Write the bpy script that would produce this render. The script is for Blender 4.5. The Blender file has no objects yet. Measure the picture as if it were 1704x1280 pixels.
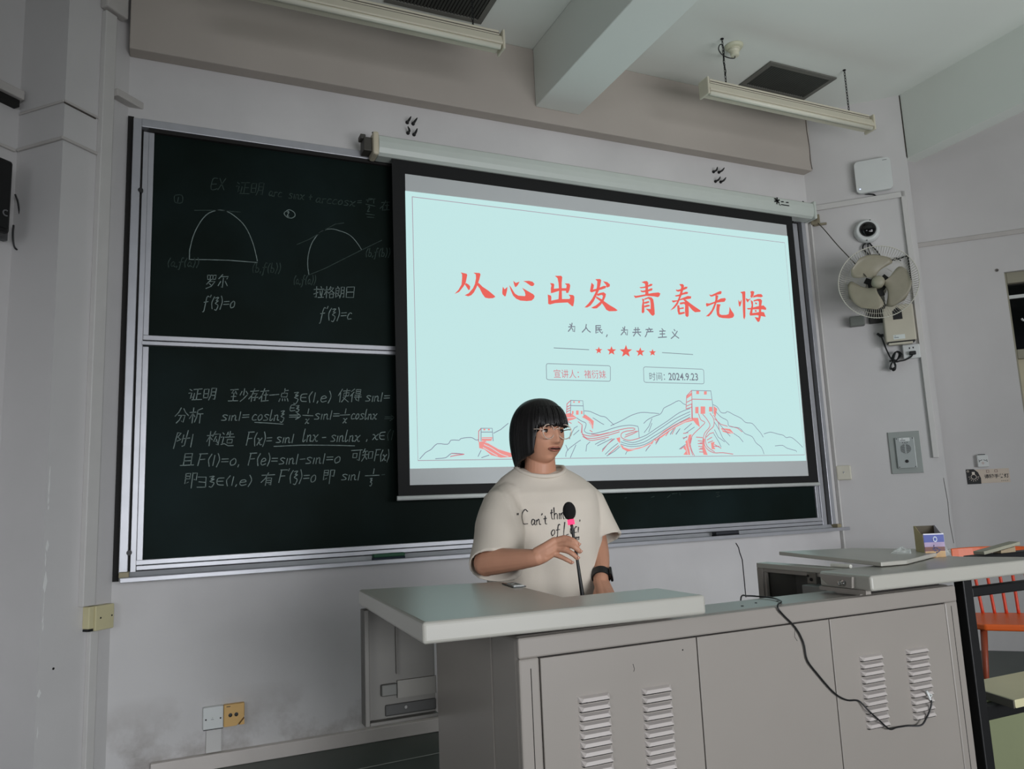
import bpy, bmesh, math, random
from mathutils import Vector, Matrix, noise
from mathutils.bvhtree import BVHTree
from mathutils.geometry import tessellate_polygon
random.seed(7)
C = bpy.context.scene.collection
scene = bpy.context.scene

# ------------------------------------------------------------------ camera
cam_data = bpy.data.cameras.new('camera')
cam_data.sensor_width = 36.0
cam_data.sensor_fit = 'HORIZONTAL'
cam_data.lens = 36.0 * 1290.0 / 1704.0
cam_data.clip_start = 0.05
camera = bpy.data.objects.new('camera', cam_data)
C.objects.link(camera)
_r = Vector((0.91246562, -0.40700198, -0.04190329))
_u = Vector((-0.02324499, -0.15381600, 0.98782605))
_f = Vector((0.40849255, 0.90038327, 0.14981257))
camera.matrix_world = Matrix(((_r.x, _u.x, -_f.x, 0.0), (_r.y, _u.y, -_f.y, 0.0), (_r.z, _u.z, -_f.z, 1.18), (0, 0, 0, 1)))
scene.camera = camera

# ------------------------------------------------------------------ exposure, world, daylight, fill lamps
scene.view_settings.view_transform = 'Standard'
scene.view_settings.look = 'None'
scene.view_settings.exposure = 0.0
scene.view_settings.gamma = 1.0
scene.view_settings.use_curve_mapping = False
world = bpy.data.worlds.new('World')
scene.world = world
world.use_nodes = True
wb = world.node_tree.nodes['Background']
wb.inputs[0].default_value = (0.80, 0.86, 1.0, 1)
wb.inputs[1].default_value = 0.06


def area(name, loc, target, sx, sy, power, col, spread=180):
    l = bpy.data.lights.new(name, 'AREA')
    l.shape = 'RECTANGLE'
    l.size, l.size_y, l.energy, l.color = sx, sy, power, col
    l.spread = math.radians(spread)
    o = bpy.data.objects.new(name, l)
    C.objects.link(o)
    o.location = loc
    o.rotation_euler = (Vector(target) - Vector(loc)).to_track_quat('-Z', 'Y').to_euler()
    return o


# rear daylight from behind the photographer, aimed low to keep the upper wall dim
area('daylight_rear', (2.4, -4.8, 1.4), (2.0, 4.2, 0.4), 6.0, 1.6, 50, (0.93, 0.955, 1.0), 50)
area('side_fill', (-3.0, -0.6, 1.5), (2.2, 4.0, 0.4), 3.0, 1.5, 20, (0.92, 0.95, 1.0), 90)  # added fill from the left for the lower wall and podium side
area('ceiling_fill', (3.4, -1.8, 0.75), (3.7, 1.9, 4.0), 5.0, 1.4, 42, (0.97, 0.98, 1.0), 84)  # added upward fill behind the camera, brightens the ceiling


# ------------------------------------------------------------------ helpers
def lin(c):
    return tuple(((v / 255.0) / 12.92 if v / 255.0 <= 0.04045 else ((v / 255.0 + 0.055) / 1.055) ** 2.4) for v in c)


def mat(name, rgb, rough=0.6, metal=0.0, var=0.06, scale=6.0, bump=0.0, bscale=60.0, spec=0.5, detail=4.0):
    m = bpy.data.materials.new(name)
    m.use_nodes = True
    nt = m.node_tree
    p = nt.nodes['Principled BSDF']
    p.inputs['Roughness'].default_value = rough
    p.inputs['Metallic'].default_value = metal
    p.inputs['Specular IOR Level'].default_value = spec
    c = lin(rgb)
    tc = nt.nodes.new('ShaderNodeTexCoord')
    n = nt.nodes.new('ShaderNodeTexNoise')
    n.inputs['Scale'].default_value = scale
    n.inputs['Detail'].default_value = detail
    nt.links.new(tc.outputs['Object'], n.inputs['Vector'])
    r = nt.nodes.new('ShaderNodeValToRGB')
    r.color_ramp.elements[0].position = 0.3
    r.color_ramp.elements[1].position = 0.7
    r.color_ramp.elements[0].color = tuple(v * (1 - var) for v in c) + (1,)
    r.color_ramp.elements[1].color = tuple(min(1, v * (1 + var)) for v in c) + (1,)
    nt.links.new(n.outputs['Fac'], r.inputs['Fac'])
    nt.links.new(r.outputs['Color'], p.inputs['Base Color'])
    if bump:
        b = nt.nodes.new('ShaderNodeBump')
        b.inputs['Strength'].default_value = bump
        b.inputs['Distance'].default_value = 0.002
        n2 = nt.nodes.new('ShaderNodeTexNoise')
        n2.inputs['Scale'].default_value = bscale
        n2.inputs['Detail'].default_value = 5
        nt.links.new(tc.outputs['Object'], n2.inputs['Vector'])
        nt.links.new(n2.outputs['Fac'], b.inputs['Height'])
        nt.links.new(b.outputs['Normal'], p.inputs['Normal'])
    return m


def P2(m):
    return m.node_tree.nodes['Principled BSDF']


def glow(name, rgb, k=1.0, var=0.0):
    m = bpy.data.materials.new(name)
    m.use_nodes = True
    nt = m.node_tree
    p = nt.nodes['Principled BSDF']
    p.inputs['Base Color'].default_value = (0.02, 0.02, 0.02, 1)
    p.inputs['Roughness'].default_value = 0.9
    p.inputs['Specular IOR Level'].default_value = 0.0
    p.inputs['Emission Color'].default_value = lin(rgb) + (1,)
    p.inputs['Emission Strength'].default_value = k
    return m


ORG = {}


class MB:
    """collects shapes (in a frame) and links them as one mesh object"""
    def __init__(self, frame=None):
        self.v, self.f = [], []
        self.m = frame or Matrix.Identity(4)

    def add(self, vs, fs, m=None):
        k = len(self.v)
        mm = self.m @ m if m is not None else self.m
        self.v += [mm @ Vector(p) for p in vs]
        self.f += [tuple(i + k for i in f) for f in fs]
        return self

    def box(self, x0, x1, y0, y1, z0, z1, m=None):
        vs = [(x0, y0, z0), (x1, y0, z0), (x1, y1, z0), (x0, y1, z0), (x0, y0, z1), (x1, y0, z1), (x1, y1, z1), (x0, y1, z1)]
        return self.add(vs, [(0, 3, 2, 1), (4, 5, 6, 7), (0, 1, 5, 4), (1, 2, 6, 5), (2, 3, 7, 6), (3, 0, 4, 7)], m)

    def prism(self, poly, z0, z1, m=None):
        """poly in xy, extruded along z"""
        n = len(poly)
        vs = [(x, y, z0) for x, y in poly] + [(x, y, z1) for x, y in poly]
        tri = tessellate_polygon([[Vector((x, y, 0)) for x, y in poly]])
        fs = [tuple(reversed(t)) for t in tri] + [tuple(i + n for i in t) for t in tri]
        fs += [(i, (i + 1) % n, (i + 1) % n + n, i + n) for i in range(n)]
        return self.add(vs, fs, m)

    def prism_x(self, poly, x0, x1, m=None):
        """poly in (y,z), extruded along x"""
        n = len(poly)
        vs = [(x0, y, z) for y, z in poly] + [(x1, y, z) for y, z in poly]
        tri = tessellate_polygon([[Vector((y, z, 0)) for y, z in poly]])
        fs = [tuple(t) for t in tri] + [tuple(i + n for i in reversed(t)) for t in tri]
        fs += [(i, (i + 1) % n, (i + 1) % n + n, i + n) for i in range(n)]
        return self.add(vs, fs, m)

    def prism_y(self, poly, y0, y1, m=None):
        """poly in (x,z), extruded along y"""
        n = len(poly)
        vs = [(x, y0, z) for x, z in poly] + [(x, y1, z) for x, z in poly]
        tri = tessellate_polygon([[Vector((x, z, 0)) for x, z in poly]])
        fs = [tuple(t) for t in tri] + [tuple(i + n for i in reversed(t)) for t in tri]
        fs += [(i, (i + 1) % n, (i + 1) % n + n, i + n) for i in range(n)]
        return self.add(vs, fs, m)

    def lathe(self, prof, n=24, m=None):
        """prof = [(r, z)] about the z axis"""
        vs, fs = [], []
        for r, z in prof:
            for i in range(n):
                a = 2 * math.pi * i / n
                vs.append((r * math.cos(a), r * math.sin(a), z))
        for j in range(len(prof) - 1):
            for i in range(n):
                k = (i + 1) % n
                fs.append((j * n + i, j * n + k, (j + 1) * n + k, (j + 1) * n + i))
        fs.append(tuple(reversed(range(n))))
        fs.append(tuple((len(prof) - 1) * n + i for i in range(n)))
        return self.add(vs, fs, m)

    def tube(self, pts, rad, n=8, m=None, close=False):
        pts = [Vector(p) for p in pts]
        rr = rad if isinstance(rad, (list, tuple)) else [rad] * len(pts)
        vs, fs = [], []
        N = len(pts)
        prev = None
        for i, p in enumerate(pts):
            a = pts[(i - 1) % N] if (i > 0 or close) else p
            b = pts[(i + 1) % N] if (i < N - 1 or close) else p
            t = (b - a)
            if t.length < 1e-9:
                t = Vector((0, 0, 1))
            t.normalize()
            if prev is None:
                ref = Vector((0, 0, 1)) if abs(t.z) < 0.9 else Vector((1, 0, 0))
                x = t.cross(ref).normalized()
            else:
                x = (prev - t * prev.dot(t))
                x = x.normalized() if x.length > 1e-6 else t.orthogonal().normalized()
            prev = x
            y = t.cross(x)
            for k in range(n):
                ang = 2 * math.pi * k / n
                vs.append(p + (x * math.cos(ang) + y * math.sin(ang)) * rr[i])
        R = N if close else N - 1
        for i in range(R):
            for k in range(n):
                a, b = i * n + k, i * n + (k + 1) % n
                c, d = ((i + 1) % N) * n + (k + 1) % n, ((i + 1) % N) * n + k
                fs.append((a, b, c, d))
        if not close:
            fs.append(tuple(reversed(range(n))))
            fs.append(tuple((N - 1) * n + k for k in range(n)))
        return self.add(vs, fs, m)

    def capsule(self, pts, rad, n=12):
        """tube with round ends"""
        pts = [Vector(p) for p in pts]
        rr = list(rad) if isinstance(rad, (list, tuple)) else [rad] * len(pts)
        d0 = (pts[0] - pts[1]).normalized()
        d1 = (pts[-1] - pts[-2]).normalized()
        a, ra, b, rb = [], [], [], []
        for s in (0.98, 0.8, 0.5):
            a.append(pts[0] + d0 * rr[0] * s)
            ra.append(rr[0] * math.sqrt(1 - s * s))
        for s in (0.5, 0.8, 0.98):
            b.append(pts[-1] + d1 * rr[-1] * s)
            rb.append(rr[-1] * math.sqrt(1 - s * s))
        return self.tube(a + pts + b, ra + rr + rb, n)

    def loft(self, rings, cap=True):
        n = len(rings[0])
        vs = [p for r in rings for p in r]
        fs = []
        for j in range(len(rings) - 1):
            for i in range(n):
                k = (i + 1) % n
                fs.append((j * n + i, j * n + k, (j + 1) * n + k, (j + 1) * n + i))
        if cap:
            fs.append(tuple(reversed(range(n))))
            fs.append(tuple((len(rings) - 1) * n + i for i in range(n)))
        return self.add(vs, fs)

    def sphere(self, c, rx, ry, rz, nu=20, nv=12, m=None):
        vs, fs = [], []
        for j in range(1, nv):
            t = math.pi * j / nv
            for i in range(nu):
                a = 2 * math.pi * i / nu
                vs.append((c[0] + rx * math.sin(t) * math.cos(a), c[1] + ry * math.sin(t) * math.sin(a), c[2] + rz * math.cos(t)))
        top, bot = len(vs), len(vs) + 1
        vs += [(c[0], c[1], c[2] + rz), (c[0], c[1], c[2] - rz)]
        for j in range(nv - 2):
            for i in range(nu):
                k = (i + 1) % nu
                fs.append((j * nu + i, (j + 1) * nu + i, (j + 1) * nu + k, j * nu + k))
        for i in range(nu):
            k = (i + 1) % nu
            fs.append((top, i, k))
            fs.append((bot, (nv - 2) * nu + k, (nv - 2) * nu + i))
        return self.add(vs, fs, m)

    def ribbon(self, xz, w, y):
        """flat stroke in the plane y, facing -y; xz in metres"""
        pts = [Vector((x, 0, z)) for x, z in xz]
        if len(pts) < 2:
            return self
        L, R = [], []
        N = len(pts)
        for i, p in enumerate(pts):
            d = pts[min(i + 1, N - 1)] - pts[max(i - 1, 0)]
            if d.length < 1e-7:
                d = Vector((1, 0, 0))
            d.normalize()
            nrm = Vector((-d.z, 0, d.x)) * (w / 2)
            e = d * (w * 0.4) * (-1 if i == 0 else 1 if i == N - 1 else 0)
            L.append(p + nrm + e)
            R.append(p - nrm + e)
        vs = [(q.x, y, q.z) for q in L] + [(q.x, y, q.z) for q in R]
        return self.add(vs, [(i, N + i, N + i + 1, i + 1) for i in range(N - 1)])

    def fill(self, xz, y):
        tri = tessellate_polygon([[Vector((x, z, 0)) for x, z in xz]])
        return self.add([(x, y, z) for x, z in xz], [tuple(t) for t in tri])

    def build(self, name, m, parent=None, bevel=0.0, smooth=False, label=None, kind=None, seg=2):
        me = bpy.data.meshes.new(name)
        org = ORG.get(parent, Vector((0, 0, 0))) if parent else Vector((0, 0, 0))
        if parent is None:
            xs = [v.x for v in self.v]; ys = [v.y for v in self.v]; zs = [v.z for v in self.v]
            org = Vector(((min(xs) + max(xs)) / 2, (min(ys) + max(ys)) / 2, min(zs)))
        me.from_pydata([tuple(v - org) for v in self.v], [], self.f)
        me.validate()
        bm = bmesh.new()
        bm.from_mesh(me)
        bmesh.ops.recalc_face_normals(bm, faces=bm.faces)
        bm.to_mesh(me)
        bm.free()
        me.materials.append(m)
        o = bpy.data.objects.new(name, me)
        C.objects.link(o)
        if parent:
            o.parent = parent
        else:
            o.location = org
        ORG[o] = org
        if smooth:
            for p in me.polygons:
                p.use_smooth = True
        if bevel:
            b = o.modifiers.new('bevel', 'BEVEL')
            b.width, b.segments, b.limit_method = bevel, seg, 'ANGLE'
            b.angle_limit = math.radians(40)
        if label:
            o['label'] = label
        if kind:
            o['kind'] = kind
        return o


def thing(name, label, cat, loc, group=None):
    o = bpy.data.objects.new(name, None)
    o.empty_display_size = 0.1
    C.objects.link(o)
    o.location = loc
    o['label'], o['category'] = label, cat
    if group:
        o['group'] = group
    ORG[o] = Vector(loc)
    return o


def tag(o, label, cat, group=None, kind=None):
    o['label'], o['category'] = label, cat
    if group:
        o['group'] = group
    if kind:
        o['kind'] = kind
    return o


def text_mesh(body, size, frame, name, m, parent, offset=0.0, align='LEFT', shear=0.0, thick=0.0, sx=1.0):
    c = bpy.data.curves.new('lettering', 'FONT')
    c.body, c.size, c.align_x, c.offset, c.shear, c.extrude = body, size, align, offset, shear, thick
    t = bpy.data.objects.new('lettering', c)
    C.objects.link(t)
    bpy.context.view_layer.update()
    me = bpy.data.meshes.new_from_object(t.evaluated_get(bpy.context.evaluated_depsgraph_get()))
    vs = [(v.co.x * sx, v.co.y, v.co.z) for v in me.vertices]
    fs = [tuple(p.vertices) for p in me.polygons]
    bpy.data.objects.remove(t)
    bpy.data.curves.remove(c)
    b = MB(frame)
    b.add([(x, -z, y) for x, y, z in vs], fs)     # written in the frame's x-z plane, facing -y
    return b.build(name, m, parent)


S2 = 1 / math.sqrt(2)
# frames of the two 45-degree corner walls: x along the wall to the right, y into the wall, z up
COLF = Matrix(((S2, S2, 0, 4.40), (-S2, S2, 0, 4.16), (0, 0, 1, 0), (0, 0, 0, 1)))
LEFF = Matrix(((S2, -S2, 0, -0.205), (S2, S2, 0, 4.16), (0, 0, 1, 0), (0, 0, 0, 1)))


def arc(cx, cz, r, a0, a1, n, y=0):
    return [(cx + r * math.cos(math.radians(a0 + (a1 - a0) * i / n)), y, cz + r * math.sin(math.radians(a0 + (a1 - a0) * i / n))) for i in range(n + 1)]


def crv(pts, n=6):
    """smooth curve through points"""
    P = [Vector(p) for p in pts]
    out = []
    for i in range(len(P) - 1):
        p0, p1, p2, p3 = P[max(i - 1, 0)], P[i], P[i + 1], P[min(i + 2, len(P) - 1)]
        for k in range(n):
            t = k / n
            out.append(0.5 * ((2 * p1) + (p2 - p0) * t + (2 * p0 - 5 * p1 + 4 * p2 - p3) * t * t + (3 * p1 - p0 - 3 * p2 + p3) * t ** 3))
    out.append(P[-1])
    return out


# ------------------------------------------------------------------ materials
def wall_material():
    m = mat('wall_paint', (205, 203, 202), 0.75, var=0.04, scale=1.7, bump=0.15, bscale=90, spec=0.25)
    nt = m.node_tree
    return m


WALL = wall_material()
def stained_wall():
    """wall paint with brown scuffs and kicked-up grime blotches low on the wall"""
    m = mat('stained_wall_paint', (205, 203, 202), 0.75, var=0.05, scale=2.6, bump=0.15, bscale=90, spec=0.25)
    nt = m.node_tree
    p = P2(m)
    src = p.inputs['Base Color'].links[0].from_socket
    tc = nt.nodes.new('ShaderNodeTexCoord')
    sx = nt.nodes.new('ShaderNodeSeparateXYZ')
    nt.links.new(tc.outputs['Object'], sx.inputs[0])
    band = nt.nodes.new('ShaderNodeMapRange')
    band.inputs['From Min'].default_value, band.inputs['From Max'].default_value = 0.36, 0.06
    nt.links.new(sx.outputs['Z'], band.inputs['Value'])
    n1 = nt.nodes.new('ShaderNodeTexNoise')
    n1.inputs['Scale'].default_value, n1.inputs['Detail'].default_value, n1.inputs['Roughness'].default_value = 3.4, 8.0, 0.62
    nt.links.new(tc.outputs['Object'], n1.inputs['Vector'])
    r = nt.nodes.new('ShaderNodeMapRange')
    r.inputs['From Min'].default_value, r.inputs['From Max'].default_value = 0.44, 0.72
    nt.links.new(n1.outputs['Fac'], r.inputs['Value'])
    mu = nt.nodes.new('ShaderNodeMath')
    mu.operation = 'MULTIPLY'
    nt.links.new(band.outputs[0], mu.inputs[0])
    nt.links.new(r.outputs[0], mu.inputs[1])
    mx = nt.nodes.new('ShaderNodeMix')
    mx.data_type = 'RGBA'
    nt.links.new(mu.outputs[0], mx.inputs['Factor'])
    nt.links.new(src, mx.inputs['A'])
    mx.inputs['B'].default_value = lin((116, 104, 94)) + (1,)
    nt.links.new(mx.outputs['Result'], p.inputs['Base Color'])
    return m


CEIL = mat('ceiling_paint', (226, 230, 224), 0.8, var=0.02, scale=0.9, spec=0.2)
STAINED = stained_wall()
PLASTIC_W = mat('white_plastic', (214, 217, 215), 0.4, var=0.02)
PLASTIC_Y = mat('yellowed_plastic', (206, 198, 158), 0.45, var=0.04)
PLASTIC_O = mat('orange_aged_plastic', (214, 172, 104), 0.45, var=0.06)
BLACK = mat('black_plastic', (16, 16, 17), 0.5, var=0.1)
CABLE = mat('black_cable', (14, 15, 17), 0.45, var=0.1)
ALU = mat('aluminium', (176, 177, 182), 0.38, 0.35, var=0.05, scale=12)
GAP = mat('dark_gap', (22, 20, 18), 0.8)
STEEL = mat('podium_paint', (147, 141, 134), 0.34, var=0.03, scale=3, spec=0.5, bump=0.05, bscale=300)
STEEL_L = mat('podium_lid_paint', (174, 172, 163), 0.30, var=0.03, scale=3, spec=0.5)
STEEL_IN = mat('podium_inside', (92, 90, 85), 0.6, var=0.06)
SEAM = mat('seam_shadow_gap', (26, 22, 20), 0.8)
CHROME = mat('chrome', (190, 190, 188), 0.2, 1.0, var=0.03)
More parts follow.
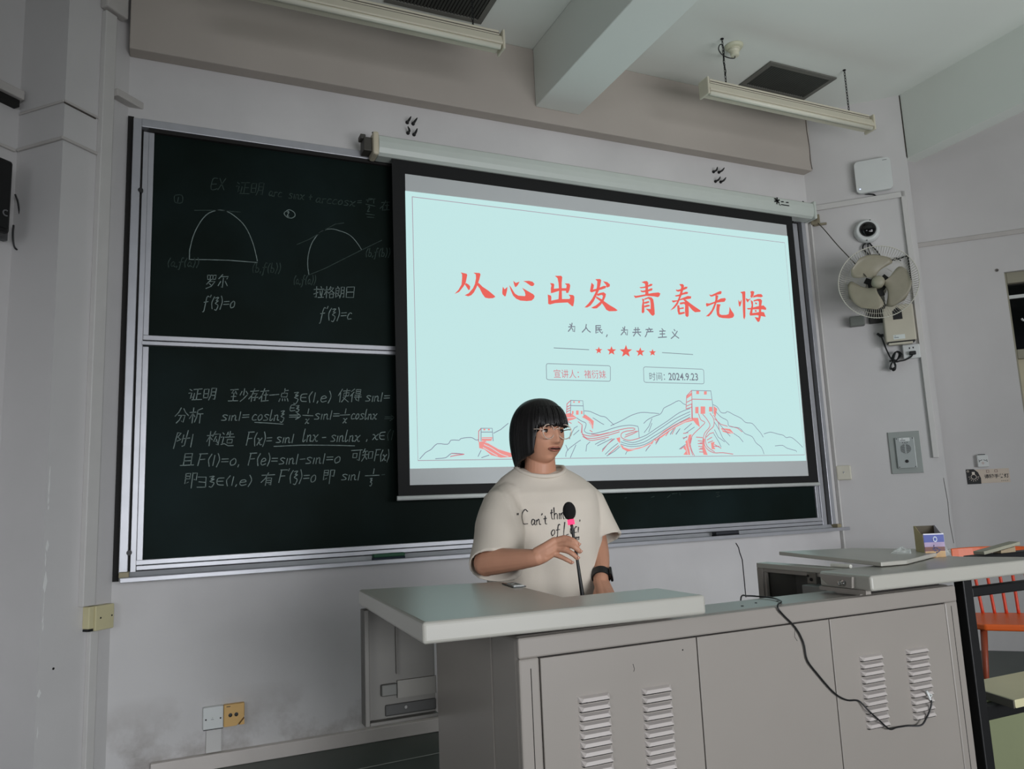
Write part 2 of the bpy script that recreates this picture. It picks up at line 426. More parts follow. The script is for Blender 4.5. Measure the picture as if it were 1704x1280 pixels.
CHALK={'up':[[[98,2461,98,2474,98,2494,99,2514,103,2535,107,2557,112,2579,119,2602,127,2624,137,2646,147,2667,160,2688,173,2705,188,2719,205,2729,222,2737,239,2740,257,2740,274,2737,292,2729,309,2718,325,2706,339,2694,352,2681,364,2665,376,2645,386,2624,395,2602,402,2583,408,2564,413,2545,418,2523,423,2500,426,2484],[100,2461,183,2468,284,2474,426,2475]],[[185,2386,186,2364,222,2367,227,2389,185,2386],[199,2387,197,2365],[212,2388,210,2366],[201,2363,181,2338],[197,2354,221,2356,203,2329,179,2316],[194,2343,201,2336],[257,2395,239,2372],[251,2384,285,2387,278,2374],[261,2377,256,2326,251,2329],[248,2358,236,2335],[270,2360,280,2338],[204,2283,200,2272]],[[194,2273,192,2275,190,2277,188,2276,186,2273,183,2267,181,2257,178,2239,174,2216,171,2200,168,2194,166,2193,165,2193],[171,2243,189,2248],[220,2275,217,2268,212,2257,208,2246,207,2234,208,2221,209,2212],[225,2269,230,2271,237,2274,240,2273,237,2268,231,2260,228,2255,231,2254,237,2256,239,2256,235,2252,228,2246,224,2241,227,2238,233,2236,237,2232,236,2224,232,2214,229,2207,226,2205,223,2207,221,2208],[253,2281,255,2273,257,2262,257,2249,254,2236,249,2221,246,2211],[267,2253,290,2256],[264,2238,289,2241],[311,2259,307,2255,301,2249,298,2243,296,2235,297,2227,299,2222,303,2223,309,2226,314,2231,316,2238,317,2247,317,2253,315,2257,313,2258,311,2259]],[[565,2768,571,2773,579,2780,587,2784,596,2783,605,2779,612,2774,617,2768,619,2761,619,2754,615,2748,608,2742,600,2738,591,2738,582,2739,575,2742,569,2747,565,2752,562,2758,562,2762,564,2765,565,2768],[579,2769,580,2770,582,2773,583,2774,585,2773,586,2772,586,2768,583,2761,579,2752,576,2746,578,2745,582,2747,586,2748],[691,2432,689,2447,686,2468,685,2488,685,2505,686,2521,688,2539,692,2559,697,2580,704,2601,713,2621,725,2641,736,2658,749,2672,762,2682,775,2690,788,2696,801,2699,814,2701,828,2701,842,2699,857,2695,873,2692,891,2687,907,2680,921,2671,934,2659,946,2646,959,2629,971,2611,979,2597]],[[718,2351,742,2355],[732,2368,729,2308,722,2311],[717,2326,739,2337],[755,2370,758,2363],[744,2353,770,2357],[750,2344,752,2322],[763,2349,756,2313],[739,2309,768,2312],[774,2352,796,2356],[786,2373,783,2309],[784,2350,773,2327],[787,2346,794,2338],[807,2374,797,2354],[806,2366,823,2369,810,2349,795,2336],[804,2358,825,2338],[801,2332,800,2311,819,2313,821,2334,801,2332],[845,2377,847,2371],[835,2367,853,2369,850,2339],[835,2367,833,2315,844,2326],[834,2353,852,2354],[835,2339,850,2340],[842,2338,855,2323],[864,2375,862,2337,855,2314],[864,2375,881,2377,877,2319,871,2321],[863,2358,880,2359],[862,2340,879,2341],[894,2378,890,2320,930,2322,936,2382,894,2378],[892,2349,933,2353]],[[779,2252,778,2254,775,2255,773,2255,770,2251,768,2245,764,2234,760,2215,755,2192,751,2174,748,2168,746,2167,745,2167],[752,2220,774,2225],[792,2263,787,2250],[811,2254,806,2246,800,2235,796,2223,795,2210,796,2196,797,2187],[817,2248,822,2250,830,2252,834,2252,830,2247,823,2238,819,2233,823,2232,829,2234,832,2233,828,2229,819,2223,815,2218,818,2215,825,2213,829,2209,828,2200,823,2189,819,2181,816,2180,813,2181,810,2183],[849,2260,851,2251,853,2240,853,2227,849,2212,843,2197,839,2186],[864,2231,891,2234],[861,2215,889,2218],[919,2231,917,2232,914,2235,910,2234,906,2230,901,2223,898,2216,896,2210,897,2203,899,2199,904,2199,911,2201,916,2202]]],'upf':[[[226,2911,219,2912,210,2911,203,2905,198,2887,194,2864,195,2848,203,2845,215,2850,224,2855],[199,2876,220,2880],[237,2913,257,2853],[266,2917,227,2849],[324,2903,333,2896],[319,2881,333,2884,325,2848,336,2860],[344,2904,385,2910],[364,2907,355,2846],[362,2879,378,2881],[347,2882,340,2845],[335,2843,382,2848],[396,2906,391,2855],[396,2906,420,2910,414,2859],[394,2880,416,2883],[391,2857,414,2859],[434,2916,429,2875,417,2845],[434,2916,458,2917,448,2850,442,2853],[432,2893,453,2895],[429,2873,451,2876],[502,2871,500,2873,497,2876,493,2877,490,2873,486,2867,484,2861,484,2856,485,2852,488,2850,491,2852,496,2857,500,2861],[502,2874,501,2867,499,2858,498,2851,500,2849,502,2850,504,2850],[513,2874,509,2849],[511,2864,513,2867,515,2871,518,2874,521,2875,525,2874,527,2874],[550,2874,548,2875,545,2877,542,2877,538,2874,535,2869,532,2864,531,2859,531,2854,533,2851,538,2851,544,2852,548,2853],[607,2874,605,2876,602,2877,599,2878,596,2877,592,2874,590,2871,593,2868,599,2863,602,2859,602,2856,601,2853,599,2851,594,2850,589,2850,585,2850],[616,2875,612,2849],[625,2875,621,2849],[624,2867,626,2870,630,2874,632,2876,634,2876,636,2875,637,2872,636,2866,635,2858,634,2852,636,2850,638,2851,640,2852],[647,2875,649,2876,651,2877,653,2875,655,2869,657,2859,659,2852,661,2851,664,2852,665,2852],[668,2878,665,2875,661,2870,656,2865,652,2860,648,2854,645,2849],[693,2869,709,2872],[703,2884,699,2856],[753,2866,751,2868,747,2871,742,2871,738,2867,734,2861,731,2855,731,2850,732,2846,735,2844,740,2846,746,2852,751,2856],[754,2869,752,2862,750,2852,749,2845,751,2843,754,2844,756,2845],[767,2869,763,2843],[765,2859,767,2862,770,2866,773,2869,778,2870,782,2870,785,2870],[814,2870,812,2872,808,2873,804,2873,799,2870,795,2864,791,2859,790,2854,791,2849,793,2846,799,2846,806,2847,811,2848],[845,2871,842,2872,838,2874,834,2874,830,2870,825,2865,822,2860,820,2855,821,2850,823,2847,829,2846,836,2848,842,2849],[865,2874,861,2870,856,2866,852,2860,852,2855,853,2849,856,2846,861,2847,868,2851,873,2856,874,2861,874,2867,873,2871,871,2873,867,2874,865,2874],[911,2872,909,2873,905,2875,900,2876,895,2874,890,2872,888,2869,892,2865,900,2860,905,2856,905,2853,904,2850,900,2848,895,2847,887,2847,882,2847],[918,2872,920,2873,923,2874,926,2872,928,2866,931,2856,933,2849,937,2847,940,2848,943,2849],[946,2876,942,2872,936,2867,930,2862,924,2856,918,2850,914,2846],[961,2881,982,2885],[959,2870,980,2873],[1097,2888,1145,2897],[1121,2902,1106,2872,1087,2852],[1105,2872,1101,2843],[1117,2873,1139,2877],[1130,2886,1125,2848],[1007,2867,1058,2862],[1017,2882,1024,2904,1052,2904,1051,2879],[1010,2892,1059,2905],[1018,2852,1019,2854,1022,2857,1023,2858,1026,2858,1027,2856,1027,2852,1023,2843,1018,2833,1014,2825,1017,2824,1022,2827,1026,2828]],[[118,2724,222,2737,340,2741],[11,2460,8,2454,4,2446,1,2437,0,2428,2,2419,3,2412],[31,2438,28,2440,26,2442,23,2442,19,2438,16,2432,14,2427,14,2422,16,2418,18,2417,21,2419,26,2424,29,2428],[31,2440,30,2434,28,2425,28,2419,29,2417,31,2418,33,2418],[41,2421,38,2413],[72,2465,71,2466,69,2468,67,2467,65,2464,63,2460,61,2452,58,2439,55,2422,52,2409,50,2405,48,2404,47,2404],[51,2442,69,2446],[88,2467,85,2461,81,2453,77,2444,77,2435,78,2426,79,2419],[108,2445,106,2447,103,2449,100,2449,96,2445,93,2439,91,2434,91,2429,93,2425,95,2423,98,2426,103,2431,106,2435],[108,2447,107,2441,105,2432,105,2426,106,2424,108,2425,110,2425],[121,2472,123,2466,125,2458,126,2449,123,2438,119,2427,116,2420],[138,2474,140,2468,142,2459,142,2450,140,2440,135,2429,132,2421],[416,2471,413,2465,408,2456,405,2446,404,2436,405,2426,406,2418],[424,2474,417,2421],[419,2437,421,2441,425,2445,427,2448,430,2446,433,2442,434,2438,433,2433,431,2427,429,2424,425,2423,421,2423,418,2424],[443,2427,440,2418],[476,2475,474,2476,472,2478,470,2477,468,2474,466,2469,464,2461,461,2446,457,2427,454,2413,452,2408,450,2408,449,2408],[454,2450,472,2454],[492,2476,489,2470,484,2461,481,2452,480,2441,481,2430,482,2423],[501,2479,493,2426],[495,2442,498,2446,501,2451,504,2453,506,2451,509,2447,510,2443,510,2438,508,2432,505,2428,501,2427,497,2428,494,2429],[524,2481,526,2474,528,2465,528,2455,525,2443,520,2431,517,2422],[541,2482,542,2475,544,2466,544,2456,541,2444,537,2432,533,2423]],[[24,2793,34,2796,47,2799,57,2797,61,2786,61,2771,58,2759,49,2754,37,2753,27,2755,23,2760,22,2769,21,2777,21,2783,23,2789,24,2793],[41,2784,37,2759]],[[1108,2845,1141,2851],[1006,2810,1054,2809],[1012,2793,1050,2794],[688,2428,774,2472,872,2532,972,2593,1093,2665],[628,2593,695,2630,775,2690,834,2731,881,2743],[624,2420,621,2414,617,2406,614,2397,614,2387,614,2377,615,2370],[638,2397,637,2399,634,2401,632,2401,629,2397,626,2391,625,2386,624,2381,625,2376,627,2374,630,2377,634,2383,636,2387],[638,2399,637,2392,636,2383,635,2377,636,2375,637,2375,639,2376],[646,2379,643,2370],[672,2424,671,2426,670,2427,668,2426,667,2424,665,2419,663,2411,660,2397,657,2379,654,2366,652,2361,650,2360,649,2360],[655,2400,669,2404],[685,2425,682,2420,678,2411,676,2402,675,2392,675,2382,676,2375],[700,2402,698,2403,696,2406,693,2406,691,2402,688,2396,686,2391,686,2386,686,2381,688,2379,691,2382,695,2387,698,2391],[700,2404,699,2397,697,2388,696,2381,697,2379,699,2380,700,2381],[712,2430,713,2424,714,2415,714,2405,711,2394,707,2383,704,2375],[725,2431,726,2425,727,2416,727,2406,724,2395,720,2384,717,2376],[1016,2609,1013,2603,1008,2595,1005,2586,1004,2576,1005,2566,1005,2559],[1025,2612,1016,2563],[1019,2578,1021,2581,1024,2586,1027,2588,1030,2587,1032,2583,1033,2579,1032,2574,1030,2569,1028,2565,1024,2564,1020,2565,1017,2565],[1042,2569,1038,2560],[1074,2615,1073,2616,1071,2617,1069,2617,1067,2614,1065,2609,1063,2601,1059,2587,1055,2570,1052,2556,1050,2552,1048,2551,1047,2551],[1053,2591,1070,2595],[1090,2616,1087,2610,1082,2602,1079,2593,1078,2583,1078,2573,1079,2566],[1099,2620,1090,2570],[1093,2585,1095,2588,1098,2593,1101,2595,1104,2594,1106,2590,1107,2586,1106,2581,1104,2576,1102,2572,1098,2571,1094,2572,1091,2572],[1121,2622,1123,2616,1124,2607,1124,2598,1121,2587,1116,2575,1113,2567],[1137,2623,1139,2617,1140,2609,1140,2599,1137,2588,1132,2577,1129,2568]]],'lo':[[[114,1798,123,1792],[109,1779,123,1781,116,1751,126,1760],[132,1798,170,1802],[151,1800,143,1748],[149,1776,164,1778],[135,1779,129,1748],[124,1746,168,1749],[180,1799,176,1755],[180,1799,202,1802,197,1758],[178,1777,199,1779],[176,1757,197,1758],[215,1806,211,1771,200,1746],[215,1806,237,1807,228,1749,222,1752],[213,1787,232,1788],[210,1770,231,1771],[304,1800,340,1803],[321,1801,309,1783,331,1785],[327,1793,333,1779],[307,1765,329,1767],[319,1779,315,1744],[293,1743,338,1745],[371,1807,366,1774],[358,1793,349,1774],[378,1794,386,1781],[383,1775,365,1755,350,1742],[400,1794,439,1798],[420,1808,407,1775,391,1755],[406,1775,403,1742],[415,1782,433,1783,423,1770],[423,1770,420,1746,416,1749],[410,1762,436,1764],[449,1795,489,1799],[469,1809,457,1776,441,1756],[456,1776,452,1743],[466,1776,484,1778],[476,1789,472,1747],[458,1745,486,1748],[493,1776,539,1781],[570,1811,567,1788],[569,1801,586,1803],[553,1787,551,1768,579,1768,583,1788,553,1787],[545,1758,539,1744],[557,1758,557,1748],[569,1758,570,1748],[581,1760,585,1746],[618,1791,625,1792,634,1794,639,1794,635,1789,627,1783,622,1778,627,1777,635,1778,638,1778,633,1774,623,1770,617,1765,622,1763,630,1761,636,1757,634,1749,629,1740,625,1734,621,1733,617,1734,614,1735],[682,1786,675,1786,665,1785,656,1783,652,1778,650,1772,649,1766,649,1759,650,1752,654,1747,661,1746,671,1746,678,1746],[651,1766,676,1767],[710,1798,705,1792,698,1782,693,1772,693,1761,695,1749,696,1741],[725,1793,715,1744],[738,1749,733,1738],[754,1760,762,1762,774,1764,782,1767,782,1770,779,1775,775,1777,771,1777,765,1775,760,1772,756,1767,754,1761,753,1756,754,1751,756,1747,760,1744,767,1745,775,1748,781,1750],[800,1803,803,1796,806,1785,807,1774,803,1762,796,1748,791,1739],[868,1815,846,1780],[858,1794,852,1746],[873,1805,909,1808],[876,1794,874,1777,900,1780,904,1797,876,1794],[893,1816,885,1774,862,1746],[871,1770,898,1747],[933,1817,916,1803],[930,1800,910,1779],[921,1788,916,1748],[943,1814,940,1794,964,1794,968,1815,943,1814],[942,1804,966,1805],[935,1783,967,1786],[932,1773,969,1775],[957,1784,953,1751,946,1756],[938,1766,942,1757],[1021,1779,1019,1781,1015,1782,1011,1783,1006,1782,1001,1779,999,1776,1003,1772,1010,1767,1015,1762,1015,1759,1013,1756,1010,1754,1004,1753,997,1753,992,1753],[1034,1780,1028,1751],[1045,1780,1040,1752],[1044,1771,1047,1774,1052,1778,1055,1781,1058,1781,1060,1780,1061,1777,1061,1770,1059,1761,1058,1755,1060,1753,1064,1754,1066,1755],[1086,1800,1076,1752],[1097,1783,1127,1785],[1094,1770,1125,1772]],[[76,1705,65,1683,49,1664],[88,1701,96,1683,109,1668],[64,1668,94,1669,85,1634,78,1640],[78,1668,68,1645,55,1631],[116,1683,143,1685],[133,1706,126,1631],[130,1679,114,1653],[131,1676,139,1662],[173,1704,152,1694],[152,1694,147,1661,137,1635],[150,1676,176,1677],[164,1676,160,1631],[290,1669,287,1671,283,1672,279,1673,275,1672,270,1669,268,1667,272,1663,279,1658,284,1654,284,1651,283,1648,280,1646,274,1645,267,1645,262,1645],[302,1669,297,1644],[313,1669,309,1644],[313,1662,315,1664,320,1668,323,1671,326,1671,328,1670,329,1667,329,1661,327,1652,327,1646,329,1645,333,1645,335,1646],[353,1688,345,1644],[364,1672,393,1674],[361,1660,392,1662],[430,1672,428,1673,425,1675,421,1675,417,1671,413,1666,410,1661,409,1655,409,1650,411,1647,416,1646,423,1647,428,1648],[448,1675,445,1671,440,1666,437,1661,437,1655,438,1649,441,1645,445,1646,451,1650,455,1655,457,1661,457,1667,456,1672,454,1674,451,1674,448,1675],[490,1672,487,1674,484,1675,480,1676,475,1675,471,1672,469,1669,473,1665,479,1660,484,1655,484,1652,483,1649,480,1647,474,1646,468,1646,463,1646],[505,1700,502,1686,498,1665,495,1650,495,1644,497,1644,499,1644,502,1646,505,1650,508,1653],[520,1672,515,1644],[519,1664,521,1667,525,1671,529,1674,531,1674,533,1673,534,1670,534,1663,532,1654,532,1647,534,1646,537,1647,539,1647],[551,1692,556,1694,564,1696,568,1695,565,1691,558,1684,554,1679,558,1679,564,1680,567,1679,562,1676,554,1671,550,1667,553,1664,560,1662,565,1659,563,1651,559,1642,555,1636,552,1635,549,1637,546,1638],[593,1673,637,1674],[592,1663,636,1664],[631,1684,637,1680,645,1674,648,1668,642,1662,631,1656,624,1652],[660,1673,712,1671],[691,1707,686,1683],[675,1651,676,1652,678,1653,680,1651,681,1646,682,1637,684,1632,686,1630,688,1631,690,1632],[692,1654,689,1651,686,1647,682,1643,678,1638,675,1633,672,1629],[748,1679,745,1680,742,1682,738,1683,733,1681,728,1679,726,1676,730,1672,737,1667,742,1663,742,1659,741,1656,738,1654,732,1653,725,1653,720,1653],[760,1679,754,1652],[771,1679,767,1652],[770,1671,773,1674,777,1678,781,1680,784,1681,786,1679,787,1676,786,1670,785,1661,784,1655,786,1653,789,1654,792,1655],[811,1698,801,1652],[821,1682,850,1683],[818,1670,849,1671],[854,1675,905,1678],[886,1709,881,1685],[872,1656,873,1656,875,1657,877,1656,879,1650,880,1641,881,1635,883,1634,886,1635,887,1635],[890,1658,887,1655,883,1651,879,1647,876,1642,872,1637,869,1633],[933,1680,931,1682,928,1684,925,1683,921,1680,917,1674,915,1669,914,1664,914,1659,915,1655,920,1655,925,1656,930,1657],[948,1683,945,1680,941,1674,938,1669,937,1663,938,1657,940,1654,944,1655,949,1659,953,1664,955,1669,955,1676,954,1680,953,1682,950,1683,948,1683],[983,1681,981,1682,978,1684,975,1684,971,1683,967,1681,966,1678,969,1673,974,1668,977,1664,978,1661,976,1658,974,1656,969,1655,964,1655,960,1654],[998,1708,994,1694,990,1674,987,1658,987,1653,988,1652,990,1653,993,1655,996,1659,998,1661],[1009,1681,1004,1653],[1008,1672,1010,1675,1014,1679,1017,1682,1019,1682,1020,1681,1021,1678,1020,1671,1019,1662,1018,1656,1020,1654,1022,1655,1024,1656],[1032,1681,1034,1682,1036,1683,1038,1681,1040,1674,1041,1663,1043,1656,1046,1654,1048,1655,1050,1656],[1054,1684,1051,1680,1046,1675,1041,1670,1036,1664,1032,1658,1029,1653],[421,1635,483,1632,560,1626],[621,1727,615,1727,608,1727,602,1725,598,1716,595,1705,596,1696,602,1695,613,1697,620,1698],[599,1711,616,1711],[627,1722,632,1723,639,1724,642,1724,639,1721,634,1717,631,1715,634,1714,640,1715,642,1715,638,1713,631,1710,627,1708,630,1706,637,1705,641,1703,640,1699,637,1694,633,1691,630,1690,627,1691,625,1691]],[[62,1583,45,1506],[62,1583,78,1581,63,1561,77,1550,60,1542],[110,1594,93,1520,83,1517],[83,1553,117,1557],[90,1572,82,1535],[132,1575,122,1513],[197,1568,222,1570],[213,1589,206,1518],[209,1564,195,1539],[212,1559,220,1548],[236,1589,222,1564],[231,1575,258,1576,247,1521,240,1525],[238,1564,226,1539,243,1541],[240,1550,245,1533],[270,1582,276,1575],[262,1560,275,1562,267,1531],[262,1524,277,1528,295,1517,319,1518],[295,1585,288,1571],[289,1575,319,1576],[305,1589,302,1560],[282,1560,324,1561],[291,1549,289,1531,312,1531,315,1549,291,1549],[394,1583,381,1519],[391,1585,419,1586],[388,1552,408,1554],[434,1582,430,1575,425,1564,421,1552,421,1539,421,1525,422,1515],[436,1552,437,1553,440,1554,442,1552,443,1543,445,1531,447,1522,449,1520,452,1521,454,1522],[457,1555,454,1551,449,1545,444,1539,440,1532,435,1524,432,1519],[469,1586,471,1577,473,1565,473,1552,469,1538,464,1522,460,1512],[482,1555,505,1557],[479,1540,504,1541],[553,1556,550,1558,547,1559,543,1560,538,1559,534,1557,532,1554,536,1550,542,1545,547,1540,548,1537,546,1535,543,1533,538,1532,531,1532,526,1532],[565,1556,559,1530],[575,1556,571,1530],[575,1548,577,1551,581,1555,585,1557,587,1557,589,1556,591,1553,590,1547,589,1538,588,1532,590,1531,593,1531,596,1532],[614,1574,605,1530],[672,1601,668,1584,663,1560,660,1542,660,1535,662,1534,664,1535,667,1538,670,1542,673,1545],[685,1568,680,1535],[684,1558,687,1562,691,1566,694,1569,697,1570,699,1568,700,1565,699,1557,697,1546,696,1538,698,1536,701,1537,704,1538],[713,1568,715,1569,717,1570,720,1568,722,1559,724,1547,726,1538,729,1536,732,1537,734,1538],[738,1571,734,1567,729,1561,723,1555,718,1548,713,1540,709,1535],[760,1556,778,1557],[831,1564,828,1566,825,1568,821,1569,817,1567,812,1565,810,1561,814,1557,820,1551,824,1546,825,1543,823,1539,820,1537,815,1536,808,1536,803,1536],[842,1564,836,1534],[853,1564,848,1534],[852,1555,854,1558,859,1563,862,1565,864,1566,866,1565,867,1561,867,1554,865,1544,864,1537,866,1535,869,1536,872,1537],[892,1595,888,1579,883,1557,880,1540,880,1534,882,1533,884,1534,887,1536,891,1540,893,1543],[906,1564,901,1534],[905,1555,907,1558,912,1563,915,1565,918,1566,920,1564,921,1561,920,1553,918,1544,917,1537,919,1535,922,1536,925,1537],[934,1564,936,1565,939,1566,941,1564,943,1556,945,1545,947,1536,950,1534,954,1535,956,1536],[960,1567,956,1563,950,1558,945,1552,939,1545,934,1538,930,1534],[997,1544,993,1534],[1030,1570,1033,1571,1036,1572,1038,1570,1041,1563,1043,1553,1046,1545,1049,1543,1053,1544,1055,1545],[1059,1573,1055,1569,1048,1564,1042,1559,1036,1553,1031,1547,1027,1543],[1097,1584,1091,1584,1081,1583,1073,1581,1069,1577,1067,1571,1066,1564,1066,1558,1067,1552,1070,1547,1077,1545,1086,1545,1092,1545],[1068,1564,1091,1565],[516,1512,549,1513,597,1515,648,1517,698,1517,751,1516,802,1515,851,1514,897,1512,929,1511]],[[98,1480,91,1426],[98,1480,131,1481,124,1425],[96,1463,128,1464],[94,1445,126,1446],[77,1423,137,1425],[169,1477,156,1421],[164,1478,200,1479],[163,1450,188,1452],[220,1476,216,1469,210,1460,205,1449,205,1438,207,1426,208,1417],[234,1470,225,1420],[249,1479,252,1471,255,1460,256,1449,252,1436,246,1423,242,1413],[267,1451,297,1452],[265,1438,296,1438],[324,1454,319,1450,312,1445,307,1439,306,1432,307,1424,310,1420,315,1420,323,1422,329,1427,332,1433,333,1441,332,1447,330,1451,326,1453,324,1454],[346,1422,342,1411],[404,1476,391,1419],[400,1478,432,1479],[398,1449,421,1451],[450,1476,446,1469,440,1459,436,1449,436,1437,437,1424,438,1415],[454,1435,460,1436,470,1438,476,1441,476,1445,474,1449,471,1452,467,1452,463,1450,459,1447,456,1442,454,1436,453,1430,453,1425,455,1421,458,1418,464,1419,470,1422,475,1424],[491,1478,493,1471,496,1460,496,1448,493,1435,487,1421,483,1412],[507,1451,534,1451],[504,1437,532,1437],[570,1449,568,1450,564,1452,560,1453,555,1452,550,1449,548,1446,552,1441,559,1436,564,1431,564,1428,563,1425,560,1423,554,1422,546,1421,541,1421],[583,1449,577,1420],[595,1449,590,1420],[594,1440,597,1443,601,1447,605,1450,607,1451,610,1449,611,1446,610,1439,609,1429,608,1423,610,1421,614,1422,616,1423],[636,1470,626,1420],[646,1444,671,1446],[706,1449,703,1451,699,1453,695,1454,690,1452,684,1450,682,1446,686,1442,694,1436,699,1432,699,1428,698,1425,694,1423,688,1422,681,1422,675,1422],[719,1449,712,1420],[731,1450,726,1420],[729,1441,733,1444,737,1448,741,1451,744,1451,746,1450,747,1447,746,1439,745,1430,744,1423,746,1421,750,1422,752,1423],[773,1471,763,1420],[784,1453,815,1454],[781,1439,813,1440],[843,1456,837,1452,830,1447,825,1441,824,1434,825,1426,827,1422,833,1422,841,1425,848,1429,851,1436,852,1444,852,1450,849,1453,845,1455,843,1456],[913,1486,970,1489],[961,1487,952,1432,943,1437],[922,1470,919,1448,939,1448,943,1471,922,1470],[986,1494,975,1474],[980,1481,999,1482],[971,1461,1000,1464],[989,1481,982,1452,966,1429],[986,1455,993,1439],[1007,1478,1002,1443,1023,1444,1029,1480,1007,1478],[1048,1488,1035,1430],[1045,1489,1070,1490],[1042,1460,1059,1462],[1083,1487,1080,1480,1075,1470,1071,1460,1070,1448,1070,1435,1070,1426],[1083,1459,1085,1460,1087,1461,1089,1459,1090,1451,1091,1440,1092,1432,1094,1430,1096,1431,1098,1432],[1103,1462,1099,1458,1095,1453,1091,1447,1086,1440,1082,1434,1079,1429],[1114,1490,1115,1482,1116,1471,1116,1459,1113,1446,1107,1432,1104,1422]],[[104,1383,99,1333,115,1342],[104,1383,125,1384,121,1357,101,1358],[102,1371,122,1370],[135,1386,128,1313],[135,1384,155,1385,150,1350,141,1354],[159,1365,195,1364,193,1315],[163,1342,193,1338],[155,1316,193,1315],[212,1365,219,1366,228,1368,233,1367,229,1363,221,1358,217,1354,221,1353,230,1354,233,1353,228,1350,218,1346,212,1343,217,1340,226,1338,232,1335,230,1328,225,1320,221,1315,217,1314,213,1316,210,1317],[278,1358,271,1358,260,1358,252,1357,248,1353,246,1347,245,1342,245,1336,247,1330,250,1326,258,1324,268,1323,275,1323],[247,1342,273,1342],[307,1368,302,1362,295,1354,290,1346,290,1336,292,1325,294,1318],[323,1362,314,1320],[337,1323,332,1314],[354,1333,362,1334,374,1335,382,1337,382,1340,379,1344,375,1346,370,1346,364,1345,359,1343,356,1339,353,1333,352,1329,353,1324,356,1321,360,1318,367,1319,376,1321,382,1323],[400,1368,403,1362,407,1352,408,1342,404,1332,397,1320,392,1312],[458,1366,520,1368],[490,1378,474,1350,454,1331],[480,1352,474,1315],[480,1352,505,1352,500,1316,493,1320],[478,1340,503,1340],[476,1329,502,1328],[554,1389,540,1328],[550,1391,583,1391],[548,1360,570,1361],[593,1397,588,1386],[612,1387,607,1380,601,1370,597,1359,596,1346,597,1333,598,1323],[618,1381,623,1382,631,1384,635,1384,631,1379,625,1371,621,1366,624,1365,631,1366,634,1365,629,1362,621,1357,616,1352,620,1349,627,1346,631,1342,630,1333,625,1323,621,1316,618,1315,614,1317,612,1318],[650,1390,652,1381,654,1370,655,1357,651,1343,645,1329,641,1319],[666,1360,693,1361],[663,1345,691,1346],[717,1362,712,1358,706,1353,702,1346,700,1339,701,1331,703,1326,708,1325,715,1328,721,1333,724,1340,725,1349,725,1355,723,1359,719,1361,717,1362],[770,1384,764,1334,781,1343],[770,1384,792,1385,788,1359,767,1359],[769,1372,789,1371],[803,1386,794,1315],[803,1385,824,1385,817,1352,809,1355],[889,1358,886,1359,882,1361,878,1362,873,1361,867,1359,865,1356,869,1351,877,1346,882,1342,882,1338,881,1336,877,1334,871,1333,864,1333,858,1333],[901,1357,895,1331],[913,1357,908,1330],[912,1349,915,1352,920,1356,923,1358,926,1358,928,1357,930,1354,929,1347,927,1339,927,1333,929,1331,932,1332,935,1332],[955,1375,945,1329],[985,1351,1060,1352],[1034,1387,1029,1362],[1012,1335,1015,1336,1020,1337,1023,1336,1020,1333,1016,1329,1014,1326,1016,1325,1020,1326,1022,1326,1019,1323,1014,1320,1011,1317,1013,1316,1017,1314,1020,1311,1019,1307,1016,1301,1013,1296,1011,1296,1009,1297,1008,1298]]],'lof':[[[1098,1667,1137,1668],[1096,1657,1136,1659],[1132,1677,1137,1673,1144,1668,1147,1662,1141,1657,1132,1651,1125,1647],[1180,1686,1171,1644]],[[1128,1598,1123,1591,1116,1582,1111,1572,1110,1560,1112,1548,1113,1539],[1143,1592,1131,1542]],[[1074,1354,1090,1355]],[[2605,1178,2592,1175],[2808,1178,2785,1172],[2931,1182,2906,1167],[2945,1189,2982,1191],[3001,1194,3004,1179],[3289,1185,3319,1188,3298,1173,3321,1164,3291,1158]]]}
